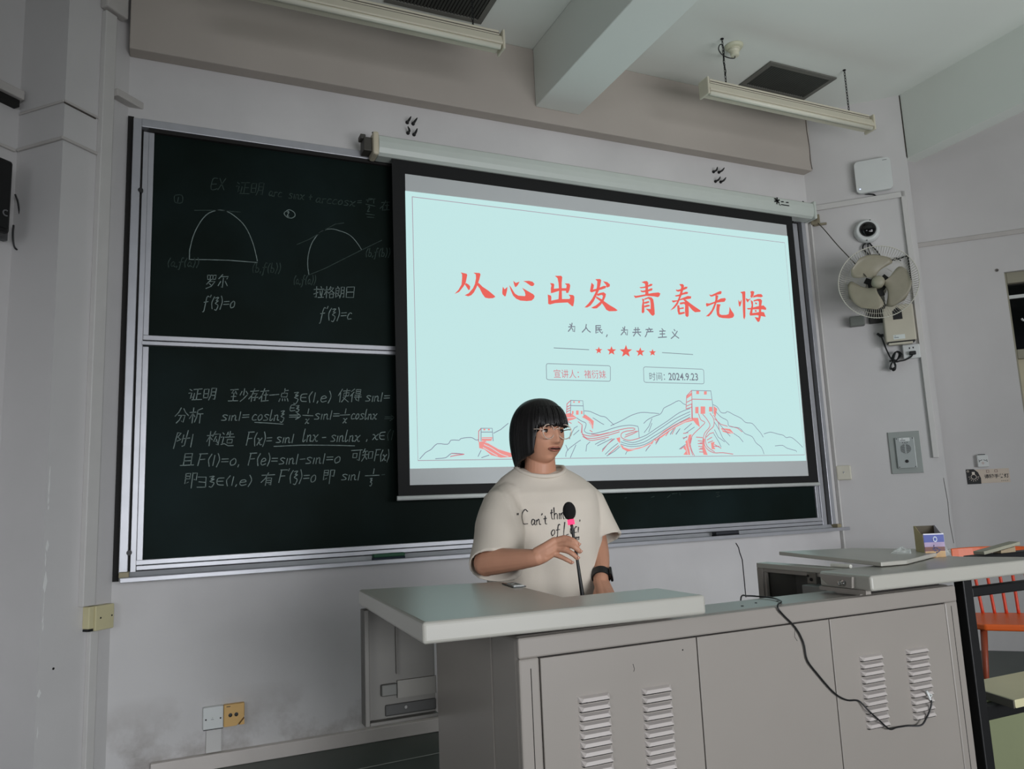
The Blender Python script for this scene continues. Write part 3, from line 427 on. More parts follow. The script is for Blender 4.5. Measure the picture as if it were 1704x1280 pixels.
SLIDE={'white':[[[1635,1515,1644,1513,1657,1509,1671,1504,1683,1497,1696,1487,1714,1478,1741,1469,1774,1459,1797,1453],[1628,1502,1638,1497,1654,1491,1670,1483,1686,1473,1703,1462,1720,1452,1738,1444,1757,1438,1770,1434],[1621,1486,1662,1463,1705,1439],[1618,1537,1672,1536]],[[2275,1651,2311,1632,2325,1605],[2150,1655,2208,1657],[2532,1480,2550,1475,2576,1467,2602,1462,2625,1464,2648,1468,2670,1474,2694,1482,2718,1491,2734,1497]],[[2771,1526,2862,1576,2960,1625],[2807,1550,2833,1563,2871,1583,2908,1601,2941,1615,2974,1627,3002,1637,3024,1644,3041,1648,3053,1651],[3007,1537,3016,1468],[2989,1491,3005,1428],[3289,1583,3336,1575,3365,1563]]],'title':[[1522,2485,1558,2480,1562,2473,1551,2427,1536,2402,1509,2369,1481,2355,1506,2382,1525,2414,1530,2455,1530,2475],[1544,2417,1553,2425,1570,2416,1578,2406,1575,2390,1567,2383,1555,2401],[1600,2490,1639,2491,1644,2483,1636,2454,1627,2431,1617,2405,1599,2373,1582,2355,1563,2347,1542,2352,1567,2366,1594,2397,1607,2424,1615,2459,1614,2481],[1620,2418,1629,2433,1653,2411,1691,2389,1727,2362,1731,2356,1716,2347,1689,2344,1667,2347,1651,2367,1636,2398],[1781,2421,1792,2406,1811,2422,1807,2398,1797,2365,1790,2363,1777,2375,1776,2389],[1822,2434,1833,2422,1846,2401,1858,2384,1878,2374,1920,2374,1925,2381,1921,2400,1905,2424,1938,2408,1976,2390,1985,2379,1979,2364,1963,2350,1932,2345,1891,2345,1864,2354,1844,2372,1832,2400],[1850,2462,1865,2450,1891,2460,1878,2438,1865,2425,1859,2426,1853,2443],[1914,2465,1952,2470,1976,2466,1988,2453,1978,2440,1964,2439,1947,2449,1931,2459],[2127,2515,2170,2519,2177,2511,2171,2474,2169,2425,2167,2372,2143,2371,2150,2424,2149,2473,2144,2502],[2092,2467,2113,2467,2120,2461,2116,2434,2153,2440,2152,2424,2104,2407,2094,2405,2095,2436,2100,2452],[2165,2441,2200,2444,2204,2461,2192,2473,2223,2475,2229,2463,2223,2436,2212,2415,2198,2414,2197,2427,2164,2425],[2072,2395,2093,2390,2096,2380,2094,2359,2145,2372,2219,2378,2225,2390,2214,2405,2245,2404,2253,2395,2250,2365,2242,2335,2233,2334,2205,2355,2158,2350,2119,2345,2083,2334,2072,2338,2073,2369],[2407,2517,2441,2521,2450,2514,2440,2479,2427,2444,2407,2409,2386,2374,2362,2346,2339,2333,2319,2332,2348,2358,2376,2390,2401,2429,2415,2467,2421,2504],[2379,2493,2395,2479,2392,2462,2386,2450,2414,2457,2442,2469,2465,2479,2484,2479,2477,2465,2448,2454,2410,2443,2375,2430,2364,2436,2369,2457],[2461,2509,2493,2505,2511,2491,2507,2477,2485,2469,2482,2486],[2412,2423,2439,2433,2462,2438,2477,2428,2473,2411,2458,2383,2434,2354,2406,2332,2383,2329,2365,2333,2400,2350,2427,2371,2448,2395,2455,2414,2446,2420,2415,2410],[2404,2409,2444,2392,2462,2380,2498,2359,2535,2342,2555,2329,2541,2323,2492,2319,2473,2327,2456,2352,2435,2378,2406,2396],[2726,2490,2760,2496,2794,2508,2814,2520,2829,2519,2822,2507,2793,2497,2766,2488,2736,2484],[2745,2525,2770,2534,2789,2535,2797,2525,2792,2485,2793,2450,2767,2445,2772,2484,2771,2516],[2732,2471,2750,2469,2788,2479,2815,2490,2826,2490,2822,2476,2787,2466,2753,2458,2738,2460],[2679,2433,2699,2432,2763,2446,2824,2460,2870,2467,2884,2461,2875,2443,2863,2435,2830,2438,2773,2437,2724,2425,2691,2417],[2740,2417,2757,2415,2753,2386,2754,2357,2752,2331,2740,2321,2731,2327,2736,2369,2744,2398],[2757,2418,2792,2432,2814,2430,2826,2417,2829,2388,2830,2349,2829,2320,2815,2309,2801,2315,2784,2336,2763,2353,2800,2353,2803,2386,2801,2412,2787,2420,2760,2410],[2753,2394,2778,2402,2793,2405,2794,2395,2773,2387,2754,2384],[2753,2371,2776,2379,2795,2380,2796,2371,2771,2364,2756,2360],[3006,2497,3022,2495,3054,2505,3083,2521,3102,2522,3097,2510,3065,2496,3025,2483,3011,2486],[2995,2456,3027,2464,3063,2479,3087,2488,3103,2486,3098,2474,3062,2466,3026,2452,3002,2449],[2967,2420,3012,2425,3052,2442,3097,2460,3126,2459,3121,2444,3083,2436,3039,2428,3003,2416,2977,2407],[3037,2535,3065,2538,3075,2528,3068,2506,3055,2472,3036,2438,3013,2397,2983,2369,2951,2353,2981,2382,3002,2406,3025,2444,3040,2481,3051,2518],[3059,2433,3079,2434,3116,2410,3157,2387,3195,2367,3186,2359,3146,2354,3127,2365,3102,2390,3077,2414],[3008,2390,3024,2394,3026,2375,3026,2345,3063,2352,3064,2341,3030,2331,3013,2330,3007,2354],[3030,2411,3065,2418,3093,2419,3098,2393,3096,2353,3092,2326,3080,2317,3067,2325,3066,2358,3071,2397,3064,2405,3032,2398],[3026,2375,3058,2382,3059,2372,3026,2366],[3271,2482,3293,2481,3341,2503,3369,2514,3379,2509,3372,2493,3339,2485,3296,2470,3284,2469],[3242,2422,3268,2421,3311,2436,3367,2462,3402,2468,3409,2459,3395,2441,3364,2437,3318,2428,3279,2412,3244,2398,3239,2410],[3324,2483,3348,2481,3342,2461,3327,2428,3307,2389,3280,2353,3256,2333,3230,2332,3258,2352,3283,2378,3306,2417,3320,2450],[3329,2422,3361,2421,3351,2402,3344,2370,3346,2354,3363,2349,3401,2352,3421,2359,3429,2382,3434,2410,3447,2386,3466,2362,3466,2349,3453,2336,3422,2329,3368,2328,3338,2332,3323,2347,3321,2381],[3537,2519,3575,2528,3580,2521,3570,2429,3562,2352,3551,2329,3543,2341,3545,2395,3550,2459,3551,2507],[3514,2465,3525,2448,3543,2467,3537,2442,3526,2419,3516,2417,3513,2438],[3578,2480,3601,2472,3626,2482,3604,2463,3592,2449,3582,2462],[3623,2529,3643,2535,3659,2530,3650,2505,3634,2484,3620,2490,3627,2513],[3648,2501,3689,2516,3718,2518,3732,2504,3715,2495,3675,2495,3642,2487],[3620,2471,3639,2459,3637,2424,3630,2401,3624,2378,3699,2392,3727,2391,3739,2359,3711,2361,3660,2366,3604,2359,3599,2370,3612,2400,3624,2432],[3644,2469,3685,2482,3710,2483,3720,2471,3710,2438,3703,2393,3695,2354,3681,2324,3667,2318,3656,2329,3641,2352,3674,2349,3683,2391,3688,2437,3691,2463,3680,2468,3647,2460],[3580,2410,3618,2414,3679,2430,3729,2439,3751,2421,3747,2408,3705,2410,3645,2405,3589,2401],[3657,2457,3674,2452,3671,2442,3657,2444],[3648,2402,3664,2400,3663,2390,3649,2389]],'star':[[2403,2092,2409,2077,2427,2077,2412,2066,2416,2051,2401,2059,2385,2049,2391,2065,2377,2075,2396,2076],[2494,2100,2501,2080,2526,2080,2506,2066,2511,2046,2491,2057,2470,2045,2478,2065,2460,2078,2484,2080],[2599,2112,2608,2085,2642,2085,2614,2066,2621,2038,2594,2053,2565,2036,2576,2064,2551,2081,2585,2084],[2703,2101,2710,2081,2735,2081,2714,2067,2719,2046,2699,2057,2678,2044,2686,2065,2667,2078,2692,2080],[2794,2095,2799,2080,2819,2080,2803,2069,2807,2053,2791,2061,2774,2051,2780,2068,2766,2078,2785,2079]],'sub':[[2212,2221,2219,2214],[2203,2204,2245,2209,2240,2176,2230,2181],[2227,2228,2220,2200,2199,2177],[2225,2195,2230,2188],[2325,2226,2318,2200,2294,2177],[2323,2206,2334,2190,2350,2180],[2392,2222,2426,2225,2424,2211,2391,2208],[2392,2222,2389,2174,2404,2183],[2390,2195,2430,2199],[2411,2209,2418,2187,2434,2175,2436,2185],[2468,2169,2462,2157],[2584,2220,2591,2212],[2573,2203,2618,2208,2612,2174,2602,2179],[2599,2227,2592,2198,2568,2174],[2596,2193,2602,2186],[2665,2211,2707,2215],[2678,2226,2676,2196],[2696,2227,2693,2197],[2655,2194,2715,2199],[2675,2191,2659,2171],[2693,2191,2710,2175],[2777,2229,2782,2223],[2754,2217,2803,2222],[2766,2216,2771,2207],[2791,2217,2784,2207],[2759,2202,2807,2207],[2761,2202,2757,2188,2745,2170],[2876,2229,2884,2221],[2857,2212,2900,2216],[2858,2194,2895,2197],[2878,2214,2875,2174],[2844,2171,2906,2177],[2970,2229,2976,2221],[2993,2219,2972,2191,2942,2169],[2955,2212,2972,2191,3001,2174]],'line':[[2096,2071,2333,2070],[2865,2074,3102,2071]],'box':[[2039,1962,2040,1967,2043,1972,2047,1974,2054,1975,2462,1976,2468,1975,2473,1973,2476,1968,2476,1962,2471,1893,2470,1888,2467,1883,2462,1881,2455,1880,2050,1879,2044,1880,2040,1882,2037,1886,2037,1892,2039,1962],[2716,1964,2717,1970,2721,1974,2726,1977,2733,1978,3162,1977,3169,1976,3174,1973,3177,1969,3178,1963,3174,1895,3173,1889,3169,1884,3164,1882,3156,1881,2729,1880,2722,1881,2717,1883,2714,1888,2713,1894,2716,1964]],'frame':[[1246,2902,3976,2911,3967,1413,1243,1420,1246,2902]],'gray':[[[1254,1429,1262,1438,1274,1450,1285,1461,1297,1468,1308,1473,1320,1480,1330,1490,1341,1501,1354,1509,1374,1509,1395,1506,1413,1506,1422,1512,1427,1521,1434,1528,1449,1529,1466,1528,1479,1527,1485,1530,1487,1534,1494,1537,1511,1540,1532,1542,1550,1542,1562,1539,1571,1533,1578,1529,1586,1528,1592,1529,1596,1530],[1342,1428,1358,1429,1380,1430,1400,1433,1413,1441,1423,1450,1435,1456,1456,1456,1481,1454,1498,1452],[1688,1566,1733,1587,1779,1621],[1589,1437,1608,1470],[1610,1430,1654,1443],[1613,1593,1680,1593,1683,1523],[1613,1593,1610,1523],[1614,1572,1680,1572]],[[2278,1697,2288,1697,2303,1696,2320,1693,2340,1685,2363,1676,2383,1668,2397,1665,2409,1664,2420,1661,2429,1655,2437,1648,2445,1640,2456,1631,2468,1621,2476,1614],[2454,1609,2473,1617,2500,1627,2527,1638,2552,1649,2577,1661,2602,1672,2627,1680,2652,1687,2676,1691,2700,1692,2722,1691,2744,1689,2768,1688,2791,1686,2807,1685],[2689,1567,2726,1605,2753,1653],[2723,1572,2750,1624],[2334,1656,2385,1626,2406,1616],[2190,1759,2271,1758,2274,1669],[2190,1759,2182,1669],[2188,1728,2271,1727],[2535,1520,2551,1515,2575,1509,2600,1506,2624,1509,2649,1516,2674,1524,2697,1533,2720,1544,2745,1557,2773,1572,2804,1589,2835,1605,2865,1622,2894,1638,2927,1654,2968,1671,3013,1688,3044,1699],[2518,1511,2535,1505,2561,1498,2588,1494,2617,1495,2649,1500,2678,1507,2704,1517,2729,1529,2755,1543,2786,1558,2819,1574,2851,1591,2882,1607,2912,1624,2943,1640,2979,1656,3016,1671,3043,1682],[2517,1497,2534,1492,2559,1486,2587,1482,2617,1483,2651,1486,2683,1493,2713,1504,2742,1518,2771,1533,2801,1548,2831,1565,2862,1581,2895,1598,2928,1615,2960,1630,2991,1644,3021,1656,3041,1665],[2223,1655,2231,1650,2242,1643,2253,1637,2265,1632,2276,1629,2284,1623,2284,1615,2281,1604,2277,1595,2273,1588,2270,1582,2270,1577,2276,1571,2285,1566,2296,1563,2309,1561,2324,1561,2343,1563,2368,1568,2397,1574,2425,1581,2451,1589,2477,1596,2503,1602,2529,1607,2556,1610,2580,1612,2602,1612,2621,1610,2636,1607,2644,1606,2647,1603,2649,1595,2650,1578,2650,1555,2650,1538],[2404,1438,2450,1474,2495,1502],[2414,1428,2470,1455,2510,1483],[2273,1458,2281,1494,2303,1512],[2339,1498,2378,1516,2410,1526],[2354,1489,2409,1512,2454,1530],[2385,1466,2430,1502,2476,1530],[2691,1453,2716,1481],[2768,1495,2800,1533],[2545,1436,2557,1454],[2137,1428,2138,1437,2141,1450,2149,1464,2168,1479,2193,1495,2214,1508,2227,1516,2235,1520,2241,1522],[2167,1423,2208,1495],[2141,1495,2154,1464],[2164,1532,2204,1595,2225,1605],[2176,1568,2169,1531],[2196,1554,2234,1582]],[[2691,1624,2699,1631,2710,1640,2724,1648,2738,1655,2755,1662,2771,1668,2788,1673,2805,1677,2818,1683,2827,1691,2833,1699,2838,1707,2841,1713,2844,1717,2851,1722,2864,1728,2881,1735,2899,1742,2921,1752,2944,1763,2964,1769,2977,1766,2986,1758,2995,1751,3004,1747,3012,1745,3018,1744],[2652,1534,2665,1538,2684,1544,2705,1552,2726,1563,2750,1576,2776,1591,2805,1606,2835,1622,2867,1639,2900,1658,2934,1678,2966,1694,2997,1705,3026,1714,3046,1719],[2883,1557,2910,1591],[2924,1557,2957,1591],[3228,1747,3238,1744,3251,1739,3263,1732,3272,1721,3280,1707,3289,1697,3302,1693,3315,1693,3326,1694,3332,1697,3335,1702,3342,1703,3356,1699,3374,1691,3392,1682,3412,1675,3432,1667,3450,1659,3463,1649,3473,1639,3485,1632,3502,1629,3521,1629,3538,1626,3551,1616,3563,1604,3573,1592,3583,1583,3592,1574,3601,1565,3609,1554,3616,1543,3621,1535],[3246,1702,3256,1693,3271,1679,3286,1667,3304,1658,3322,1652,3336,1643,3340,1631,3339,1618,3347,1607,3370,1602,3401,1600,3428,1595,3444,1585,3456,1571,3470,1559,3489,1552,3511,1546,3528,1538,3539,1526,3546,1512,3555,1499,3569,1488,3584,1479,3597,1468,3606,1452,3612,1435,3615,1423],[3631,1556,3645,1560,3666,1565,3687,1568,3708,1565,3729,1560,3749,1555,3766,1552,3782,1550,3796,1546,3804,1541,3810,1535,3818,1531,3830,1531,3844,1534,3858,1533,3873,1528,3888,1519,3904,1508,3922,1494,3942,1477,3955,1465],[3379,1560,3422,1535,3449,1505],[3231,1631,3240,1619,3252,1601,3263,1583,3271,1566,3278,1548,3287,1530,3303,1513,3321,1497,3334,1485],[3254,1637,3294,1595,3347,1542],[3226,1584,3251,1536,3299,1506],[3217,1560,3255,1501,3267,1474],[2990,1584,3050,1624],[2995,1561,3069,1601],[2978,1526,3007,1543],[2941,1463,2989,1491],[2925,1555,2956,1589],[2880,1555,2899,1578],[3070,1836,3222,1836],[3222,1836,3228,1744,3222,1690],[3716,1476,3733,1477,3758,1479,3779,1479,3793,1474,3803,1467,3817,1460,3840,1454,3867,1448,3887,1444,3896,1440,3898,1436,3898,1434]]],'red':[[[1598,1577,1613,1593],[1598,1577,1595,1520],[1435,1456,1459,1454,1490,1452,1508,1450,1502,1449,1482,1447,1463,1445,1449,1443,1437,1441,1428,1439]],[[2163,1737,2190,1759],[2163,1737,2157,1682],[2162,1719,2186,1731],[2161,1705,2185,1715],[2160,1691,2184,1701],[2257,1614,2256,1601,2254,1582,2254,1568,2256,1561,2260,1557,2269,1554,2285,1550,2307,1547,2332,1547,2360,1550,2391,1556,2424,1563,2457,1570,2492,1579,2523,1586,2551,1591,2576,1594,2596,1595,2610,1595,2619,1593,2623,1591,2624,1588,2619,1584,2611,1581,2599,1579,2582,1578,2567,1577,2554,1574,2542,1571,2533,1567,2526,1562,2522,1555,2521,1548,2522,1542,2527,1535,2536,1530,2549,1525,2566,1521,2585,1520,2608,1523,2634,1529,2652,1534],[2254,1559,2260,1552,2270,1542,2284,1535,2301,1533,2322,1533,2347,1535,2376,1540,2409,1547,2439,1553,2467,1560,2493,1567,2511,1572],[2258,1545,2269,1538,2286,1528,2304,1522,2320,1521,2337,1523,2357,1526,2383,1530,2412,1536,2433,1539],[2547,1539,2604,1558,2645,1576],[2554,1553,2599,1567,2633,1576],[2134,1645,2149,1632],[2165,1632,2185,1623],[2308,1581,2323,1572],[2465,1530,2419,1493,2384,1456],[2500,1488,2460,1460,2426,1437],[2728,1490,2697,1462],[2800,1538,2769,1504],[2232,1632,2257,1614,2249,1568],[2317,1558,2369,1554,2435,1567]],[[3070,1836,3060,1654],[3028,1800,3070,1836],[3028,1800,3016,1718],[3072,1780,3220,1779],[3024,1759,3068,1777],[3022,1735,3066,1751],[3020,1718,3064,1730],[3062,1748,3055,1660],[3110,1686,3113,1676,3118,1661,3124,1648,3136,1641,3149,1637,3155,1631,3147,1621,3130,1609,3112,1595,3091,1581,3069,1565,3050,1549,3039,1533,3032,1518,3028,1503,3028,1487,3031,1471,3035,1456,3040,1443,3047,1430,3052,1421],[3142,1684,3151,1675,3164,1662,3175,1648,3184,1635,3192,1622,3192,1607,3180,1592,3160,1576,3144,1560,3137,1545,3133,1529,3133,1513,3135,1497,3140,1481,3150,1467,3164,1454,3183,1444,3204,1437,3227,1435,3252,1436,3277,1436,3306,1433,3336,1429,3358,1426],[3201,1690,3208,1681,3219,1669,3226,1655,3228,1639,3227,1623,3221,1607,3208,1595,3190,1584,3174,1572,3163,1559,3154,1546,3149,1531,3147,1514,3150,1495,3158,1478,3175,1464,3196,1451,3212,1443],[3042,1531,3023,1479,3039,1425],[3090,1514,3129,1511],[3088,1496,3124,1495],[3090,1479,3118,1477],[3092,1461,3120,1460],[3094,1444,3126,1442],[3078,1537,3127,1534],[2873,1576,2847,1547],[2922,1596,2895,1557],[3229,1678,3261,1631,3263,1583],[3234,1655,3281,1619,3332,1607],[3354,1607,3413,1595,3448,1571],[3156,1537,3188,1560,3217,1566],[3162,1519,3200,1536],[3167,1501,3205,1513],[2981,1561,3017,1566],[2975,1532,3007,1537],[2981,1480,2951,1463],[3124,1502,3103,1499],[3124,1467,3103,1466],[3208,1478,3252,1477],[3217,1489,3266,1465]]],'fill':[[[1627,1590,1638,1590,1638,1582,1627,1582],[1654,1590,1665,1590,1665,1582,1654,1582],[1615,1543,1680,1543,1672,1523,1614,1523],[1596,1517,1636,1523,1657,1506,1713,1475,1797,1451,1796,1431,1726,1428,1668,1443,1627,1476,1598,1483]],[[2194,1696,2205,1696,2203,1676,2193,1676],[2222,1699,2239,1699,2237,1674,2220,1674],[2254,1697,2265,1697,2264,1678,2253,1678],[2206,1754,2216,1754,2216,1745,2205,1745],[2240,1755,2251,1755,2251,1746,2239,1745],[2141,1675,2183,1685,2223,1655,2202,1646,2165,1636,2148,1650],[2260,1660,2282,1676,2307,1660,2338,1637,2329,1586,2315,1614,2296,1642],[2511,1497,2553,1473,2603,1468,2671,1481,2735,1507,2765,1528,2740,1495,2676,1477,2602,1458,2563,1452,2526,1469],[2487,1534,2514,1539,2512,1502,2496,1516]],[[2760,1528,2819,1557,2862,1586,2917,1610,2961,1635,3040,1660,3040,1650,2984,1635,2928,1600,2879,1576,2818,1538,2764,1514],[3106,1834,3128,1834,3126,1814,3104,1813],[3167,1832,3189,1833,3187,1812,3165,1811],[3089,1730,3114,1731,3110,1689,3085,1689],[3131,1734,3167,1734,3162,1687,3126,1686],[3197,1732,3223,1732,3220,1702,3194,1702],[3028,1800,3069,1824,3067,1804,3026,1782],[2779,1538,2837,1578,2909,1613,2981,1642,3054,1660,3104,1660,3112,1601,3085,1619,3066,1642,3001,1630,2929,1601,2849,1561,2785,1527],[3022,1552,3044,1555,3029,1514,3018,1468,3021,1425,2969,1428,2992,1451,2972,1468,2996,1497,2990,1509,3013,1526],[3127,1531,3144,1525,3136,1478,3156,1423,3124,1426,3117,1467],[3189,1501,3219,1507,3208,1478,3221,1460,3192,1460],[3279,1595,3353,1589,3379,1560,3334,1560,3291,1572],[3235,1738,3262,1720,3242,1667,3230,1690]]]}
SHIRT=[[1,24,0,20],[4,24,3,20],[31,26,29,27,27,30,25,30,21,27,16,23,13,18,12,13,13,7,14,3,19,2,24,2,28,2],[42,8,41,9,40,10,38,10,37,9,36,6,35,4,35,2,36,0,37,-1,38,0,40,2,41,4],[42,9,42,6,41,3,41,0,42,-1,43,-1,43,0],[46,9,45,-1],[46,6,47,7,48,8,49,9,50,10,51,9,51,8,51,6,51,2,51,0,52,-1,53,0,54,0],[59,21,57,17],[64,16,64,12,63,6,63,1,63,0,65,0,66,0],[60,10,67,11],[79,28,78,23,77,16,77,10,78,9,79,9,80,9],[75,21,81,22],[84,32,82,8],[83,16,84,18,85,19,86,20,87,20,88,19,89,18,89,15,88,11,88,8],[94,20,92,8],[97,20,96,8],[97,16,98,18,99,19,100,20,101,21,101,20,102,19,101,16,101,12,101,9,102,8,103,9,103,9],[108,32,106,8],[112,20,110,18,108,16,107,14,108,12,110,10,112,8],[77,-12,76,-13,74,-15,73,-17,73,-20,74,-22,74,-24,76,-23,78,-21,79,-20,80,-17,80,-15,80,-13,79,-12,78,-12,77,-12],[92,-3,92,-3,91,-2,90,-2,89,-3,88,-5,87,-9,86,-15,85,-23,83,-28,82,-31,82,-31,81,-31],[83,-13,91,-12],[103,2,101,-6,99,-16,98,-23,101,-25,105,-23,109,-22],[114,-11,114,-14,113,-17,114,-20,114,-21,115,-22,116,-21,118,-18,119,-15,119,-12],[120,-10,118,-21],[128,-9,128,-9,127,-8,126,-8,124,-10,123,-12,122,-14,122,-17,122,-19,122,-20,124,-20,126,-19,127,-19],[132,-9,130,-20],[137,5,136,1],[104,-34,105,-31,105,-27,106,-25,106,-27,107,-32,108,-34,108,-32,109,-28,109,-25],[110,-30,110,-31,110,-33,110,-34,111,-33,112,-31,112,-30,113,-31,113,-33,113,-34,114,-33,114,-31,115,-30],[117,-30,117,-31,116,-34,116,-35,116,-36,115,-36,115,-36],[122,-30,121,-30,121,-29,120,-29,119,-30,119,-31,118,-32,118,-33,118,-33,119,-34,120,-33,120,-32,121,-32],[122,-30,121,-31,121,-32,121,-34,121,-34,122,-34,122,-34],[123,-30,123,-34],[123,-31,124,-30,124,-30,125,-29,125,-29,126,-29,126,-30,126,-31,125,-33,125,-34,126,-34,126,-34,126,-34],[132,-30,131,-29,131,-29,130,-29,129,-29,129,-29,128,-30,129,-31,130,-31,131,-32,131,-33,131,-33,130,-34,129,-34,128,-34,127,-34]]

# ------------------------------------------------------------------ the setting
def struct(o):
    o['kind'] = 'structure'
    return o


ZC = 4.03
FLOORM = mat('green_floor', (38, 54, 46), 0.35, var=0.12, scale=5, spec=0.4)
struct(MB().box(-4, 8, -6, 6.0, -0.06, 0.0).build('floor', FLOORM))
struct(MB().box(-4, 8, -6, 6.0, ZC, ZC + 0.1).build('ceiling', CEIL))
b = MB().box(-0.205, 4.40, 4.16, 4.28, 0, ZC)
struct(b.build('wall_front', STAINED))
struct(MB().box(-0.205, 4.395, 4.07, 4.159, 3.54, ZC).build('ceiling_beam', mat('dimmed_wall_paint', (178, 170, 162), 0.78, var=0.05, scale=1.4, spec=0.2), bevel=0.006))  # wall paint darkened to stand in for weak light on the upper wall
# beam running from the front wall out over the room
struct(MB().box(2.09, 2.405, -5.5, 4.069, 3.635, ZC).build('ceiling_beam', CEIL, bevel=0.006))
struct(MB().prism([(4.902, -5.5), (5.03, -5.5), (5.03, 3.70), (4.94, 3.70), (4.902, 3.66)], 3.54, ZC).build('ceiling_beam', CEIL))
# left corner: chamfered wall with a pilaster
b = MB(LEFF)
b.prism([(0.02, 0.0), (0.02, 0.45), (-4.2, 0.45), (-4.2, 0.30), (-0.357, 0.30), (-0.357, 0.0)], 0, ZC)
struct(b.build('wall_left', WALL))
# right corner: pilaster with the side wall set back behind it
b = MB(COLF)
b.prism([(0.0, 0.0), (0.703, 0.0), (0.703, 0.467), (1.311, 0.467), (1.311, 0.62), (0.0, 0.62)], 0, 2.712)
b.prism([(0.0, 0.0), (0.703, 0.0), (0.703, 0.467), (4.0, 0.467), (4.0, 0.62), (0.0, 0.62)], 2.712, ZC)
b.prism([(2.25, 0.467), (4.0, 0.467), (4.0, 0.62), (2.25, 0.62)], 0, 2.712)
struct(b.build('wall_right', WALL))
struct(MB().box(-3.30, -3.17, -6, 1.25, 0, ZC).build('wall_left', WALL))
struct(MB().box(7.23, 7.36, -6, 1.33, 0, ZC).build('wall_right', WALL))   # wall_left_side
# plaster bands and grooves
TR = mat('plaster_band', (190, 186, 182), 0.75, var=0.05)
DUST = mat('dark_groove', (74, 68, 62), 0.85, var=0.1)
n = [0]


def trim(b, m, bevel=0.0):
    n[0] += 1
    return struct(b.build('trim_%d' % n[0], m, bevel=bevel))


trim(MB(COLF).box(0.703, 4.0, 0.452, 0.4665, 2.985, 3.02), TR, 0.004)
trim(MB(LEFF).box(-0.372, -0.17, -0.012, -0.0005, 2.925, 2.94).box(-0.370, -0.3575, 0.0, 0.29, 2.925, 2.94).box(-2.5, -0.372, 0.286, 0.2995, 2.92, 2.935), TR, 0.004)
trim(MB(LEFF).box(-0.362, -0.17, -0.010, -0.0005, 3.112, 3.124).box(-0.366, -0.3575, 0.0, 0.29, 3.112, 3.124), TR, 0.003)
trim(MB(LEFF).box(-0.362, -0.19, -0.004, -0.0005, 3.106, 3.112), DUST)
trim(MB(LEFF).box(-0.112, 0.055, -0.05, -0.0005, 3.262, 3.30), TR, 0.004)
trim(MB(LEFF).box(-2.0, -0.376, 0.24, 0.2995, 3.17, 3.215), TR, 0.006)
trim(MB(LEFF).box(-2.0, -0.385, 0.262, 0.2995, 3.135, 3.169), GAP)
# cable trunking
TRK = mat('trunking_pvc', (205, 203, 200), 0.5, var=0.03)
trim(MB(LEFF).box(-0.178, -0.112, -0.032, -0.0005, 0.80, 3.69), TRK, 0.004)
trim(MB(LEFF).box(-0.19, -0.06, -0.05, -0.0005, 3.70, 4.02), TR, 0.008)
trim(MB(LEFF).box(-0.128, -0.085, -0.026, -0.0005, 0.0, 0.687), TRK, 0.003)
trim(MB(COLF).box(0.0, 0.66, -0.022, -0.0005, 3.245, 3.285), TRK, 0.003)
trim(MB(COLF).box(0.632, 0.668, -0.022, -0.0005, 1.36, 3.285), TRK, 0.003)
trim(MB().box(4.385, 4.40, 4.13, 4.159, 0.75, 3.15), TRK, 0.003)
trim(MB().box(0.215, 0.285, 4.138, 4.1595, 0.07, 0.176), TRK, 0.003)
struct(MB().box(-0.02, 4.38, 4.12, 4.1595, 0.0, 0.066).build('baseboard_front', mat('baseboard_pvc', (205, 198, 192), 0.5, var=0.04), bevel=0.004))
# flaked plaster along the edge of the left pilaster
FL = mat('bare_plaster', (226, 226, 224), 0.8, var=0.05)
b = MB(LEFF)
random.seed(3)
z = 0.0
while z < 1.40:
    h = random.choice((0.02, 0.035, 0.05, 0.09))
    w = random.uniform(0.002, 0.007) + (0.012 if random.random() < 0.18 else 0)
    x = -0.343 + random.uniform(-0.004, 0.004)
    if random.random() < 0.72:
        b.prism_y([(x - w / 2, z + h * 0.3), (x, z), (x + w / 2, z + h * 0.55), (x + 0.001, z + h)], -0.0012, 0.0)
    z += h * random.uniform(0.8, 1.4)
trim(b, FL)
trim(MB(COLF).box(0.700, 0.7045, -0.0012, 0.03, 3.545, 4.025), DUST)
trim(MB().tube([(-0.285, 3.684, 0.0006), (3.528, 3.915, 0.0006)], 0.0025, 6), mat('floor_seam', (150, 152, 146), 0.6))
# fine cracks in the plaster of the right pilaster
CRK = mat('plaster_crack', (92, 88, 84), 0.9)
trim(MB().tube([(4.377, 4.066, 4.0), (4.374, 4.066, 3.86), (4.385, 4.066, 3.73), (4.380, 4.066, 3.62), (4.388, 4.066, 3.55)], 0.0022, 5), CRK)
trim(MB(COLF).tube([(0.682, -0.0005, 1.22), (0.69, -0.0005, 1.05), (0.686, -0.0005, 0.93), (0.695, -0.0005, 0.78)], 0.0016, 5), CRK)
trim(MB().tube([(3.455, 4.157, 0.852), (3.475, 4.157, 0.82), (3.48, 4.157, 0.79), (3.497, 4.157, 0.74), (3.50, 4.157, 0.5)], 0.003, 5), CABLE)

